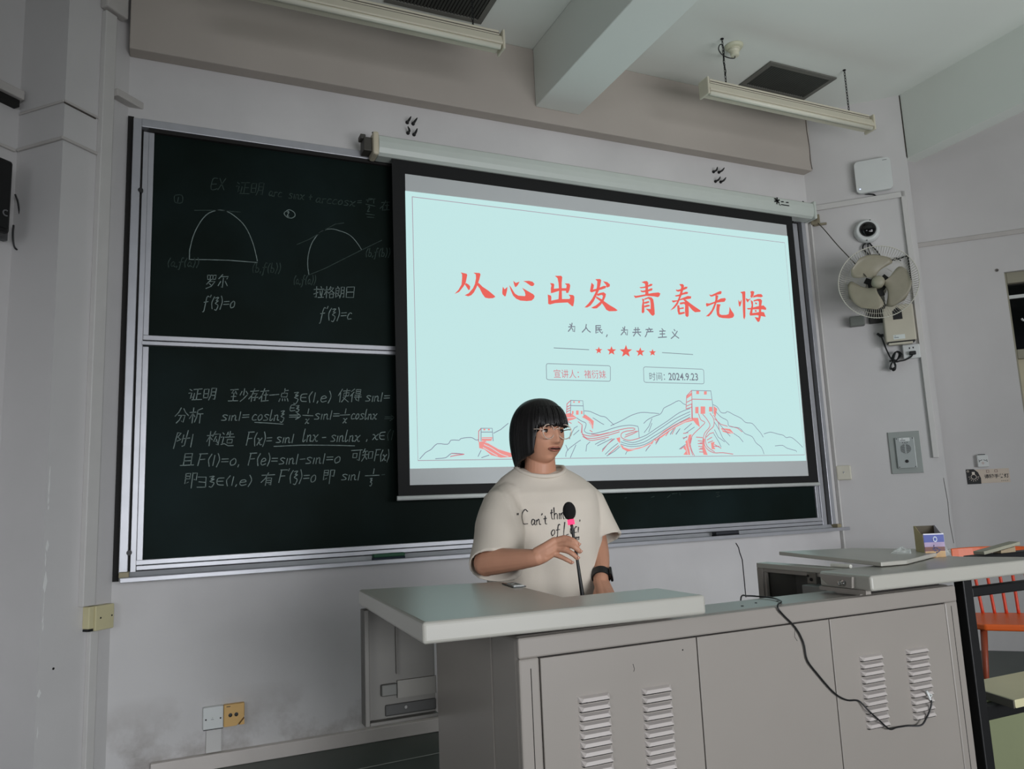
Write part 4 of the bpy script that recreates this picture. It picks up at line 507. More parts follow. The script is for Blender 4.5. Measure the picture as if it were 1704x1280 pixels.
# door with a dark transom light in the right wall
DOORM = mat('door_paint', (196, 188, 160), 0.5, var=0.04)
FRM = mat('door_frame', (150, 146, 128), 0.5, var=0.04)
GLS = mat('dark_glass', (10, 11, 12), 0.06, var=0.1, spec=0.6)
d = bpy.data.objects.new('door_1', None)
C.objects.link(d)
d.location = COLF @ Vector((1.78, 0.5, 0))
ORG[d] = Vector(d.location)
d['kind'] = 'structure'
b = MB(COLF)
b.box(1.311, 1.33, 0.50, 0.60, 0, 2.712).box(2.23, 2.25, 0.50, 0.60, 0, 2.712).box(1.33, 2.23, 0.50, 0.60, 2.63, 2.712).box(1.33, 2.23, 0.50, 0.60, 2.06, 2.13)
b.build('door_frame', FRM, d, bevel=0.004)
MB(COLF).box(1.33, 2.23, 0.53, 0.57, 0.02, 2.06).build('door_leaf', DOORM, d, bevel=0.003)
MB(COLF).box(1.33, 2.23, 0.55, 0.556, 2.13, 2.63).build('transom_pane', GLS, d)
MB(COLF).box(1.33, 2.23, 0.535, 0.549, 2.52, 2.545).build('transom_stripe', PLASTIC_W, d)  # pale strip set across the dark pane
MB(COLF).tube(crv([(1.40, 0.547, 2.365), (1.41, 0.547, 2.35), (1.45, 0.547, 2.345), (1.47, 0.547, 2.375)]), 0.008, 8).build('transom_mark', PLASTIC_W, d)  # small pale curved mark in front of the dark pane

# ------------------------------------------------------------------ blackboard
bb = thing('blackboard', 'wide dark green sliding chalkboard in an aluminium frame on the front wall', 'blackboard', (2.06, 4.13, 0.89))


def slate(name, rgb):
    m = mat(name, rgb, 0.65, var=0.35, scale=1.3, spec=0.1, detail=6)
    nt = m.node_tree
    r = [k for k in nt.nodes if k.type == 'VALTORGB'][0]
    r.color_ramp.elements[0].position, r.color_ramp.elements[1].position = 0.42, 0.72
    r.color_ramp.elements[0].color = lin((9, 21, 17)) + (1,)
    r.color_ramp.elements[1].color = lin((20, 34, 34)) + (1,)      # wiped chalk haze
    return m


SLATE = slate('slate_green', (15, 27, 25))
# outer frame
b = MB()
b.box(-0.175, -0.137, 4.075, 4.158, 0.93, 3.17)           # left
b.box(4.235, 4.272, 4.075, 4.158, 0.93, 3.135)            # right
b.box(-0.137, 4.235, 4.075, 4.158, 3.128, 3.172)          # top
b.build('outer_frame', ALU, bb, bevel=0.003)
for x0, x1, x2 in ((-0.137, -0.128, -0.103), (4.235, 4.205, 4.165)):
    MB().box(min(x0, x1), max(x0, x1), 4.11, 4.158, 0.93, 3.128).build('guide_groove', GAP, bb)
    MB().box(min(x1, x2), max(x1, x2), 4.09, 4.158, 0.93, 3.11).build('guide_rail', ALU, bb, bevel=0.002)
MB().box(-0.103, 4.165, 4.080, 4.158, 3.108, 3.127).build('top_rail', GAP, bb)
# upper sheet
up = MB().box(-0.100, 4.160, 4.100, 4.115, 2.05, 3.108).build('upper_slate', SLATE, bb)
b = MB()
b.box(-0.103, 4.163, 4.088, 4.116, 2.034, 2.058).box(-0.103, -0.078, 4.088, 4.116, 2.058, 3.108).box(4.140, 4.163, 4.088, 4.116, 2.058, 3.108)
b.build('sheet_frame', ALU, up, bevel=0.002)
lo = MB().box(-0.100, 4.160, 4.112, 4.130, 0.955, 2.028).build('lower_slate', SLATE, bb)
b = MB()
b.box(-0.108, 4.170, 4.086, 4.134, 2.010, 2.029).box(-0.103, -0.076, 4.100, 4.131, 0.96, 2.004).box(4.135, 4.165, 4.100, 4.131, 0.96, 2.004)
b.box(-0.108, 4.168, 4.095, 4.131, 0.962, 0.985).box(-0.103, 4.165, 4.095, 4.131, 0.938, 0.959)
b.build('sheet_frame', ALU, lo, bevel=0.002)
MB().box(-0.105, 4.163, 4.118, 4.128, 2.003, 2.0105).box(-0.10, 4.16, 4.11, 4.15, 0.926, 0.938).build('sheet_gap', GAP, bb)
# tray
b = MB()
b.prism_x([(4.158, 0.936), (4.09, 0.934), (4.075, 0.915), (4.065, 0.9105), (4.006, 0.9105), (4.004, 0.916), (3.995, 0.914), (3.995, 0.893), (4.158, 0.893)], -0.165, 4.31)
b.build('chalk_tray', ALU, bb, bevel=0.002)
MB().box(-0.172, -0.13, 4.03, 4.12, 0.912, 0.937).box(4.235, 4.272, 4.03, 4.12, 0.912, 0.937).build('tray_end', mat('tray_end_plastic', (150, 140, 112), 0.6), bb, bevel=0.003)
MB().lathe([(0.012, 0), (0.012, 0.02)], 12, Matrix.Translation((-0.133, 4.09, 1.022)) @ Matrix.Rotation(math.pi / 2, 4, 'X')).lathe([(0.012, 0), (0.012, 0.02)], 12, Matrix.Translation((-0.133, 4.09, 2.79)) @ Matrix.Rotation(math.pi / 2, 4, 'X')).build('stop_buffer', BLACK, bb)
struct(MB().box(-0.203, -0.176, 4.148, 4.159, 0.89, 3.21).build('trim_40', GAP))
# chalk writing
CH = mat('chalk', (116, 129, 126), 0.95, var=0.3, scale=40, spec=0.05)
CHF = mat('faint_chalk', (56, 68, 64), 0.95, var=0.3, scale=40, spec=0.05)


def strokes(lst, w, y):
    b = MB()
    for s in lst:
        b.ribbon([(s[i] / 1000, s[i + 1] / 1000) for i in range(0, len(s), 2)], w, y)
    return b


for key, par, m_, y in (('up', up, CH, 4.0985), ('upf', up, CHF, 4.0985), ('lo', lo, CH, 4.1105), ('lof', lo, CHF, 4.1105)):
    for q in CHALK[key]:
        strokes(q, 0.0042, y).build('chalk_writing' if m_ is CH else 'faint_chalk_writing', m_, par)

# erasers on the tray
er = thing('board_eraser', 'green felt board eraser lying on the chalk tray left of the speaker', 'eraser', (1.08, 4.03, 0.914))
MB().box(1.00, 1.165, 4.008, 4.055, 0.926, 0.944).build('grip', mat('eraser_green', (34, 84, 58), 0.6), er, bevel=0.004)
MB().box(1.00, 1.165, 4.008, 4.055, 0.912, 0.926).build('felt', mat('eraser_felt', (38, 46, 56), 0.95), er)
er = thing('board_eraser', 'dark board eraser lying near the right end of the chalk tray', 'eraser', (3.27, 4.03, 0.914))
MB().box(3.185, 3.365, 4.008, 4.055, 0.922, 0.940).build('grip', mat('eraser_dark', (34, 36, 44), 0.6), er, bevel=0.004)
MB().box(3.185, 3.365, 4.008, 4.055, 0.912, 0.922).build('felt', mat('eraser_felt_dark', (20, 20, 24), 0.95), er)

# ------------------------------------------------------------------ projection screen
ps = thing('projection_screen', 'pulled-down projection screen showing a slide, hung in front of the chalkboard', 'projection screen', (2.64, 4.0, 1.22))
HOUS = mat('screen_housing_paint', (198, 205, 198), 0.35, var=0.02)
b = MB()
b.prism_x([(4.066, 3.24), (3.99, 3.238), (3.968, 3.225), (3.960, 3.19), (3.962, 3.155), (3.972, 3.128), (3.99, 3.115), (4.066, 3.115)], 1.052, 4.252)
b.build('housing', HOUS, ps, bevel=0.003)
for x0, x1 in ((1.018, 1.052), (4.252, 4.276)):
    MB().box(x0, x1, 3.955, 4.068, 3.108, 3.244).build('end_cap', mat('end_cap_plastic', (206, 197, 174), 0.5) if x0 < 2 else HOUS, ps, bevel=0.012)
MB().box(0.972, 1.018, 3.985, 4.068, 3.135, 3.215).box(0.955, 0.985, 3.99, 4.05, 3.205, 3.232).build('hanging_bracket', mat('bracket_grey', (66, 64, 58), 0.6), ps, bevel=0.004)
MB().tube([(1.035, 4.0, 3.24), (1.033, 4.02, 3.262), (1.037, 4.04, 3.272)], 0.006, 6).tube([(4.20, 4.0, 3.235), (4.20, 4.01, 3.25)], 0.006, 6).build('hanging_hook', BLACK, ps)
MB().box(1.133, 4.07, 4.0, 4.004, 1.222, 3.13).build('black_border', mat('screen_black', (7, 8, 8), 0.8, var=0.05), ps)
MB().fill([(1.208, 3.034), (4.008, 3.047), (3.985, 1.271), (1.196, 1.291)], 3.9985).build('screen_fabric', mat('screen_white', (196, 200, 200), 0.85, var=0.01), ps)
MB().tube([(1.126, 4.002, 1.224), (4.075, 4.002, 1.214)], 0.0125, 12).build('bottom_bar', mat('bar_white', (206, 210, 206), 0.4), ps, smooth=True)
SL = glow('slide_light', (193, 229, 228), 1.0)
img = MB().fill([(1.206, 2.933), (4.010, 2.964), (3.977, 1.373), (1.198, 1.378)], 3.9975).build('projected_slide', SL, ps)
YS = 3.9968
RED = glow('slide_red', (232, 98, 88))
PINK = glow('slide_pink', (208, 126, 136))
GREY = glow('slide_grey', (140, 150, 160))
DGREY = glow('slide_dark_grey', (120, 126, 138))
k = 0
for cnt in (4, 4, 4, 5, 8, 8, 4, 10):       # one part per character of the title
    b = MB()
    for s in SLIDE['title'][k:k + cnt]:
        b.fill([(s[i] / 1000, s[i + 1] / 1000) for i in range(0, len(s), 2)], YS)
    b.build('title_character', RED, img)
    k += cnt
for s in SLIDE['star']:
    MB().fill([(s[i] / 1000, s[i + 1] / 1000) for i in range(0, len(s), 2)], YS).build('slide_star', RED, img)
SALM = glow('slide_salmon', (236, 146, 142))
for q in SLIDE['fill']:                      # three stretches of the drawn wall and towers
    b = MB()
    for s in q:
        b.fill([(s[i] / 1000, s[i + 1] / 1000) for i in range(0, len(s), 2)], YS)
    b.build('slide_drawing', SALM, img)
strokes(SLIDE['sub'], 0.0068, YS).build('slide_subtitle', DGREY, img)
for q in SLIDE['line']:
    strokes([q], 0.004, YS).build('slide_rule', DGREY, img)
for q in SLIDE['box']:
    strokes([q], 0.004, YS).build('slide_box', GREY, img)
strokes(SLIDE['frame'], 0.0038, YS).build('slide_frame', glow('slide_frame_light', (164, 140, 156)), img)
for key, w, m_, name in (('white', 0.0042, glow('slide_path_light', (206, 218, 222)), 'slide_path_line'), ('gray', 0.0040, glow('slide_outline_light', (132, 138, 158)), 'slide_outline'), ('red', 0.0050, PINK, 'slide_wall_line')):
    for q in SLIDE[key]:
        strokes(q, w, YS - 0.0002).build(name, m_, img)
rot = Matrix.Rotation(math.radians(0.9), 4, 'Y')
text_mesh('宣讲人：褚衍妹', 0.0555, Matrix.Translation((2.083, YS, 1.895)) @ rot.inverted(), 'slide_caption', PINK, img, sx=0.93)
text_mesh('时间：', 0.0555, Matrix.Translation((2.752, YS, 1.898)) @ rot.inverted(), 'slide_caption', DGREY, img, sx=0.93)
text_mesh('2024.9.23', 0.066, Matrix.Translation((2.898, YS, 1.899)) @ rot.inverted(), 'slide_caption', DGREY, img, sx=0.90, offset=0.0008)
# maker's mark on the housing
b = MB()
for a in (20, 80, 140):
    b.ribbon([(3.905 + 0.022 * math.cos(math.radians(a)), 3.199 + 0.022 * math.sin(math.radians(a))), (3.905 - 0.022 * math.cos(math.radians(a)), 3.199 - 0.022 * math.sin(math.radians(a)))], 0.011, 3.9585)
b.ribbon([(3.92, 3.175), (3.935, 3.170)], 0.005, 3.9585)
for k, x in enumerate((3.945, 3.99)):
    b.ribbon([(x, 3.197), (x + 0.018, 3.199)], 0.008, 3.9585)
for k in range(7):
    b.ribbon([(3.942 + k * 0.0105, 3.176), (3.949 + k * 0.0105, 3.1755)], 0.007, 3.9585)
b.build('maker_mark', BLACK, ps)

# ------------------------------------------------------------------ hooks in the wall above the screen
def hook(x, z, dx, where):
    b = MB().tube([(x, 4.159, z), (x, 4.125, z - 0.002), (x + dx * 0.4, 4.118, z + 0.006), (x + dx, 4.116, z + 0.02)], [0.007, 0.007, 0.006, 0.003], 8).lathe([(0.011, 0), (0.011, 0.006)], 10, Matrix.Translation((x, 4.159, z)) @ Matrix.Rotation(math.pi / 2, 4, 'X'))
    tag(b.build('wall_hook', BLACK), where, 'hook', 'black hooks in the wall above the screen')


K = 'black wall hook above the screen\'s %s end, %s of its four'
for (x, z, dx, s, q) in ((1.276, 3.432, 0.012, 'left', 'upper left'), (1.312, 3.430, 0.014, 'left', 'upper right'), (1.279, 3.366, -0.012, 'left', 'lower left'), (1.316, 3.362, 0.008, 'left', 'lower right'),
                         (3.532, 3.445, 0.004, 'right', 'upper left'), (3.58, 3.448, 0.018, 'right', 'upper right'), (3.542, 3.374, 0.012, 'right', 'lower left'), (3.588, 3.376, 0.016, 'right', 'lower right')):
    hook(x, z, dx, K % (s, q))

# ------------------------------------------------------------------ ceiling: lamps, vents, lamp holder
LAMPM = mat('lamp_cream_enamel', (205, 199, 180), 0.4, var=0.03)
LAMPT = mat('lamp_tube_white', (224, 222, 206), 0.35, var=0.02)
GROOV = mat('lamp_groove', (84, 78, 72), 0.7)


def batten(x0, x1, y, label):
    t = thing('fluorescent_lamp', label, 'ceiling lamp', ((x0 + x1) / 2, y, 3.60), 'unlit fluorescent lamps hung from the ceiling')
    MB().prism_x([(y - 0.028, 3.682), (y + 0.028, 3.682), (y + 0.024, 3.716), (y - 0.024, 3.716)], x0 + 0.02, x1 - 0.01).build('top_channel', LAMPM, t, bevel=0.003)
    MB().box(x0 + 0.022, x1 - 0.012, y - 0.0295, y + 0.0295, 3.6955, 3.6985).box(x0 + 0.022, x1 - 0.012, y - 0.031, y + 0.031, 3.678, 3.683).build('channel_groove', GROOV, t)
    MB().prism_x([(y - 0.034, 3.679), (y + 0.034, 3.679), (y + 0.052, 3.632), (y + 0.05, 3.624), (y - 0.05, 3.624), (y - 0.052, 3.632)], x0, x1).build('lamp_body', LAMPM, t, bevel=0.003)
    MB().tube([(x0 + 0.01, y - 0.03, 3.615), (x1 - 0.01, y - 0.03, 3.615)], 0.0145, 12).build('lamp_tube', LAMPT, t, smooth=True)
    for x in (x0, x1):
        s = 1 if x == x1 else -1
        MB().box(min(x, x + s * 0.016), max(x, x + s * 0.016), y - 0.05, y + 0.045, 3.600, 3.714).build('end_cap', LAMPM, t, bevel=0.008)
    return t


def chain(parent, x, y, z0, z1, name='hanging_chain'):
    b = MB()
    k = int((z1 - z0) / 0.02)
    for i in range(k):
        z = z0 + (i + 0.5) * (z1 - z0) / k
        m = Matrix.Translation((x, y, z)) @ Matrix.Rotation((i % 2) * math.pi / 2, 4, 'Z')
        b.tube([(0.0055 * math.cos(a), 0, 0.0135 * math.sin(a)) for a in [2 * math.pi * j / 8 for j in range(8)]], 0.0022, 5, m, close=True)
    b.lathe([(0.011, 0), (0.011, 0.006)], 10, Matrix.Translation((x, y, z1 - 0.004)))
    return b.build(name, CABLE, parent)


lr = batten(3.006, 4.40, 3.55, 'cream fluorescent batten lamp hanging right of the beam, below the square vent')
chain(lr, 3.175, 3.55, 3.715, ZC)
chain(lr, 4.227, 3.55, 3.715, ZC)
ll = batten(0.235, 1.622, 3.55, 'cream fluorescent batten lamp hanging left of the beam, above the chalkboard')
chain(ll, 1.47, 3.55, 3.715, ZC)
chain(ll, 0.40, 3.55, 3.715, ZC)

VFR = mat('vent_frame', (104, 104, 98), 0.6, var=0.1)
VSL = mat('vent_slat', (66, 68, 64), 0.6, var=0.1)


def vent(x0, x1, y0, y1, label):
    t = thing('air_vent', label, 'vent', ((x0 + x1) / 2, (y0 + y1) / 2, ZC - 0.012), 'dark ceiling vents')
    b = MB()
    w = 0.035
    b.box(x0, x1, y0, y0 + w, ZC - 0.012, ZC - 0.001).box(x0, x1, y1 - w, y1, ZC - 0.012, ZC - 0.001).box(x0, x0 + w, y0 + w, y1 - w, ZC - 0.012, ZC - 0.001).box(x1 - w, x1, y0 + w, y1 - w, ZC - 0.012, ZC - 0.001)
    b.build('vent_frame', VFR, t, bevel=0.002)
    MB().box(x0 + w, x1 - w, y0 + w, y1 - w, ZC - 0.003, ZC - 0.001).build('vent_backing', GAP, t)
    b = MB()
    k = 26
    for i in range(k):
        x = x0 + w + (x1 - x0 - 2 * w) * (i + 0.5) / k
        b.box(-0.0055, 0.0055, y0 + w, y1 - w, -0.0006, 0.0006, Matrix.Translation((x, 0, ZC - 0.0075)) @ Matrix.Rotation(math.radians(32), 4, 'Y'))
    b.build('vent_grille', VSL, t)


vent(3.652, 4.252, 3.638, 3.958, 'dark slatted ceiling vent right of the beam, above the hanging lamp')
vent(1.085, 1.68, 3.63, 3.932, 'dark slatted ceiling vent left of the beam, cut by the photo\'s top edge')

lh = thing('lamp_holder', 'round cream bulb holder on the ceiling with a short looped wire', 'lamp holder', (3.30, 3.585, ZC - 0.075))
mm_ = Matrix.Translation((3.30, 3.585, ZC - 0.001)) @ Matrix.Rotation(math.pi, 4, 'X')
MB().lathe([(0.058, 0), (0.058, 0.008), (0.05, 0.018), (0.036, 0.022)], 28, mm_).build('ceiling_rose', mat('rose_cream', (205, 205, 180), 0.45), lh, smooth=False, bevel=0.002)
MB().lathe([(0.036, 0.018), (0.037, 0.035), (0.033, 0.036), (0.028, 0.044), (0.027, 0.07), (0.018, 0.074)], 28, mm_).build('socket', mat('socket_cream', (214, 212, 190), 0.4), lh)
MB().tube(crv([(3.30, 3.585, 3.956), (3.28, 3.572, 3.93), (3.22, 3.556, 3.912), (3.165, 3.55, 3.918), (3.14, 3.55, 3.95), (3.155, 3.55, 3.985), (3.178, 3.55, 3.98), (3.182, 3.551, 3.93), (3.17, 3.551, 3.87), (3.182, 3.55, 3.81), (3.172, 3.55, 3.78)]), 0.0035, 6).build('wire', CABLE, lh)

# ------------------------------------------------------------------ on the right-hand pilaster
def cp(x, y, z):
    return COLF @ Vector((x, y, z))


ap = thing('wireless_access_point', 'white square wireless access point with a lit dot on the right pilaster', 'wifi router', cp(0.465, -0.02, 3.31))
pts = []
for (cx, cz, a) in ((0.588 - 0.03, 3.556 - 0.03, 0), (0.344 + 0.03, 3.556 - 0.03, 90), (0.344 + 0.03, 3.312 + 0.03, 180), (0.588 - 0.03, 3.312 + 0.03, 270)):
    pts += [(cx + 0.03 * math.cos(math.radians(a + 15 * k)), cz + 0.03 * math.sin(math.radians(a + 15 * k))) for k in range(7)]
MB(COLF).prism_y(pts, -0.048, -0.016).build('case', PLASTIC_W, ap, bevel=0.006)
MB(COLF).box(0.37, 0.565, -0.016, -0.0005, 3.335, 3.535).build('wall_plate', VFR, ap)
MB(COLF).sphere((0.368, -0.0485, 3.343), 0.005, 0.003, 0.005, 10, 6).build('status_light', glow('blue_white_led', (205, 215, 255), 1.6), ap)
MB(COLF).box(0.535, 0.565, -0.0486, -0.0481, 3.534, 3.538).build('logo', mat('logo_grey', (120, 122, 124), 0.6), ap)
MB(COLF).tube(crv([(0.40, -0.01, 3.315), (0.43, -0.014, 3.306), (0.455, -0.012, 3.30), (0.47, -0.012, 3.286)]), 0.005, 6).build('network_cable', CABLE, ap)

cam = thing('dome_camera', 'small white dome security camera with a dark lens cover above the wall fan', 'security camera', cp(0.384, -0.03, 2.94))
mm_ = COLF @ Matrix.Translation((0.384, -0.0005, 3.027)) @ Matrix.Rotation(math.pi / 2, 4, 'X')
MB(mm_).lathe([(0.088, 0), (0.088, 0.02), (0.080, 0.045), (0.066, 0.056), (0.060, 0.05)], 36).build('housing', PLASTIC_W, cam, smooth=True)
MB(mm_).sphere((0.004, 0.006, 0.042), 0.058, 0.058, 0.04, 24, 14).build('dome', mat('smoked_dome', (14, 15, 15), 0.08), cam, smooth=True)
MB(mm_).lathe([(0.004, 0.045), (0.004, 0.053)], 8, Matrix.Translation((0.025, 0.072, 0))).lathe([(0.004, 0.045), (0.004, 0.053)], 8, Matrix.Translation((-0.01, -0.076, 0))).build('screw', BLACK, cam)
MB(COLF).tube(crv([(0.372, -0.01, 2.945), (0.348, -0.015, 2.925), (0.345, -0.02, 2.895), (0.365, -0.02, 2.87), (0.385, -0.015, 2.84)]), 0.0055, 6).tube(crv([(0.385, -0.012, 2.945), (0.378, -0.02, 2.91), (0.385, -0.02, 2.86), (0.392, -0.015, 2.82)]), 0.0055, 6).tube(crv([(0.392, -0.012, 2.94), (0.412, -0.02, 2.90), (0.43, -0.02, 2.875), (0.452, -0.015, 2.83)]), 0.0055, 6).build('camera_cable', CABLE, cam)
MB(COLF).tube(crv([(0.452, -0.015, 2.83), (0.495, -0.02, 2.795), (0.54, -0.02, 2.785), (0.58, -0.02, 2.792), (0.622, -0.026, 2.80), (0.628, -0.026, 2.78), (0.63, -0.026, 2.6)]), 0.005, 6).tube(crv([(0.49, -0.02, 2.80), (0.52, -0.03, 2.78), (0.55, -0.02, 2.80), (0.58, -0.03, 2.77)]), 0.004, 6).build('camera_cable', CABLE, cam)

# wall fan
fan = thing('wall_fan', 'dusty beige three-blade wall fan with a wire cage on the right pilaster', 'fan', cp(0.389, -0.02, 2.32))
FC = (0.389, 2.567)
YB = -0.31                       # plane of the blades
FANM = mat('fan_beige', (158, 154, 134), 0.5, var=0.1, scale=9)
FANB = mat('fan_blade_beige', (146, 140, 122), 0.45, var=0.12, scale=7)
WIRE = mat('fan_wire', (206, 203, 190), 0.4, 0.1)
DKM = mat('fan_motor', (40, 39, 36), 0.6, var=0.1)
T0 = COLF @ Matrix.Translation((FC[0], YB, FC[1])) @ Matrix.Rotation(math.pi / 2, 4, 'X')   # local z points out of the wall
b = MB(T0)
for i in range(96):
    a = 2 * math.pi * i / 96
    c, s = math.cos(a), math.sin(a)
    b.tube([(0.252 * c, 0.252 * s, 0.015), (0.250 * c, 0.250 * s, -0.02), (0.225 * c, 0.225 * s, -0.055), (0.15 * c, 0.15 * s, -0.075), (0.06 * c, 0.06 * s, -0.08)], 0.0016, 4)
for r, zz in ((0.205, -0.062), (0.13, -0.077), (0.06, -0.08)):
    b.tube([(r * math.cos(2 * math.pi * i / 48), r * math.sin(2 * math.pi * i / 48), zz) for i in range(48)], 0.0016, 5, close=True)
b.tube([(0.252 * math.cos(2 * math.pi * i / 64), 0.252 * math.sin(2 * math.pi * i / 64), 0.015) for i in range(64)], 0.003, 6, close=True)
b.build('wire_cage', WIRE, fan)
for a0 in (118, 350, 234):
    vs, fs = [], []
    NR, NA = 12, 10
    for j in range(NR + 1):
        t = j / NR
        r = 0.038 + 0.168 * t
        wdt = math.radians(15 + 40 * math.sin(min(1, t * 1.25) * math.pi / 2)) * (1 if t < 0.72 else math.sqrt(max(0.0, 1 - ((t - 0.72) / 0.29) ** 2.4)) * 0.98 + 0.02)
        sk = math.radians(-16 * t)
        for i in range(NA + 1):
            u = -1 + 2 * i / NA
            a = math.radians(a0) + sk + u * wdt
            vs.append((r * math.cos(a), r * math.sin(a), 0.022 * u * (0.6 + 0.4 * t) - 0.006 * (u * u)))
    for j in range(NR):
        for i in range(NA):
            k = j * (NA + 1) + i
            fs.append((k, k + 1, k + NA + 2, k + NA + 1))
    o = MB(T0).add(vs, fs).build('blade', FANB, fan, smooth=True)
    md = o.modifiers.new('thickness', 'SOLIDIFY')
    md.thickness = 0.003
MB(T0).lathe([(0.040, -0.03), (0.042, 0.02), (0.036, 0.034), (0.022, 0.042), (0.006, 0.044)], 28).build('hub_cap', FANM, fan, smooth=True)
MB(T0).lathe([(0.055, -0.20), (0.07, -0.18), (0.07, -0.10), (0.05, -0.082)], 24).build('motor', DKM, fan)
b = MB(COLF)
b.box(0.345, 0.435, -0.16, -0.09, 2.42, 2.53)
b.tube([(0.389, -0.13, 2.50), (0.389, -0.08, 2.44), (0.40, -0.03, 2.42)], 0.022, 10)
b.box(0.33, 0.47, -0.03, -0.0005, 2.34, 2.47)
b.build('wall_bracket', DKM, fan, bevel=0.006)
b = MB(T0)
for a in (40, 150, 285):
    a = math.radians(a)
    b.box(0.04, 0.085, -0.02, 0.02, -0.086, -0.07, Matrix.Rotation(a, 4, 'Z'))
b.build('cage_clamp', DKM, fan)
MB(COLF).box(0.20, 0.30, -0.07, -0.0005, 2.33, 2.40).build('switch_box', mat('switch_box_grey', (112, 116, 110), 0.5), fan, bevel=0.008)
rp = thing('pull_cord', 'thin grey cord strung from the screen corner down to the wall fan', 'cord', cp(0.06, -0.03, 3.14))
MB(COLF).tube(crv([(0.055, -0.03, 3.15), (0.10, -0.06, 3.07), (0.17, -0.14, 2.92), (0.25, -0.24, 2.76), (0.318, -0.335, 2.61)]), 0.0035, 6).build('cord', mat('cord_grey', (74, 70, 62), 0.8), rp)
MB(COLF).box(0.012, 0.075, -0.035, -0.0005, 3.135, 3.21).box(0.03, 0.12, -0.025, -0.0005, 3.128, 3.142).build('cord_bracket', mat('bracket_beige', (138, 130, 108), 0.6), rp, bevel=0.004)
MB(COLF).tube([(0.045 + 0.012 * math.cos(t), -0.04, 3.175 + 0.014 * math.sin(t)) for t in [k * 0.6 for k in range(11)]], 0.004, 6).build('knot', mat('cord_knot', (120, 112, 94), 0.8), rp)

# control box below the fan
cb = thing('control_box', 'beige metal control box hanging below the wall fan with a small sticker', 'control box', cp(0.52, -0.05, 2.15))
BOXM = mat('control_box_beige', (196, 190, 172), 0.45, var=0.04)
MB(COLF).box(0.418, 0.612, -0.10, -0.0005, 2.180, 2.440).build('case', BOXM, cb, bevel=0.008)
MB(COLF).box(0.43, 0.60, -0.098, -0.02, 2.172, 2.1805).build('bottom_slot', BLACK, cb)
MB(COLF).box(0.432, 0.585, -0.104, -0.06, 2.156, 2.171).build('bottom_lip', BOXM, cb, bevel=0.003)
b = MB(COLF)
b.prism_y([(0.478, 2.335), (0.538, 2.335), (0.538, 2.395), (0.508, 2.428), (0.478, 2.395)], -0.1008, -0.0995)
b.build('dark_window', BLACK, cb)
MB(COLF).box(0.466, 0.540, -0.1012, -0.1002, 2.194, 2.226).build('sticker', mat('sticker_white', (216, 222, 218), 0.6), cb)
MB(COLF).box(0.472, 0.500, -0.1018, -0.1012, 2.204, 2.208).box(0.474, 0.482, -0.1018, -0.1012, 2.216, 2.219).build('sticker_print', mat('print_blue', (52, 62, 90), 0.6), cb)

# double socket and the plug
so = thing('wall_socket', 'white wall socket at the edge of the right pilaster with a black plug', 'socket', cp(0.575, -0.02, 2.06))
MB(COLF).box(0.523, 0.632, -0.034, -0.0005, 2.060, 2.160).build('plate', PLASTIC_W, so, bevel=0.006)
MB(COLF).box(0.562, 0.570, -0.0345, -0.033, 2.127, 2.139).box(0.586, 0.594, -0.0345, -0.033, 2.129, 2.141).build('socket_hole', BLACK, so)
pc = thing('power_cord', 'coiled black power cord hanging between the control box and wall socket', 'power cord', cp(0.47, -0.03, 2.0))
MB(COLF).box(0.56, 0.602, -0.062, -0.0352, 2.082, 2.108).build('plug', BLACK, pc, bevel=0.006)
MB(COLF).tube(crv([(0.58, -0.05, 2.084), (0.565, -0.045, 2.068), (0.53, -0.04, 2.052), (0.495, -0.04, 2.047), (0.468, -0.04, 2.045), (0.44, -0.04, 2.075), (0.42, -0.03, 2.14), (0.405, -0.03, 2.20), (0.398, -0.03, 2.235)]), 0.0052, 8).build('cord', CABLE, pc)
b = MB(COLF)
random.seed(5)
for k in range(5):
    r = 0.9 + 0.06 * k
    b.tube(crv([(0.452, -0.035 - 0.006 * k, 2.048), (0.448 + 0.003 * k, -0.035 - 0.006 * k, 2.075), (0.452 + 0.022 * r, -0.035 - 0.006 * k, 2.112), (0.478 + 0.018 * r, -0.035 - 0.006 * k, 2.108), (0.494 * 1.0 + 0.004 * k, -0.035 - 0.006 * k, 2.085), (0.475, -0.035 - 0.006 * k, 2.055), (0.452, -0.035 - 0.006 * k, 2.048), (0.434 - 0.002 * k, -0.035 - 0.006 * k, 2.02 - 0.006 * k), (0.446 + 0.002 * k, -0.035 - 0.006 * k, 1.985 + 0.004 * k), (0.464, -0.035 - 0.006 * k, 2.0 + 0.004 * k), (0.456, -0.035 - 0.006 * k, 2.046)]), 0.0052, 6)
b.tube(crv([(0.432, -0.045, 2.052), (0.452, -0.072, 2.055), (0.476, -0.045, 2.05)]), 0.006, 6)
b.build('coil', CABLE, pc)
MB(COLF).tube([(0.372, -0.03, 2.262), (0.385, -0.03, 2.25), (0.398, -0.03, 2.235)], 0.009, 8).box(0.385, 0.412, -0.035, -0.02, 2.236, 2.254).build('connector', BLACK, pc)

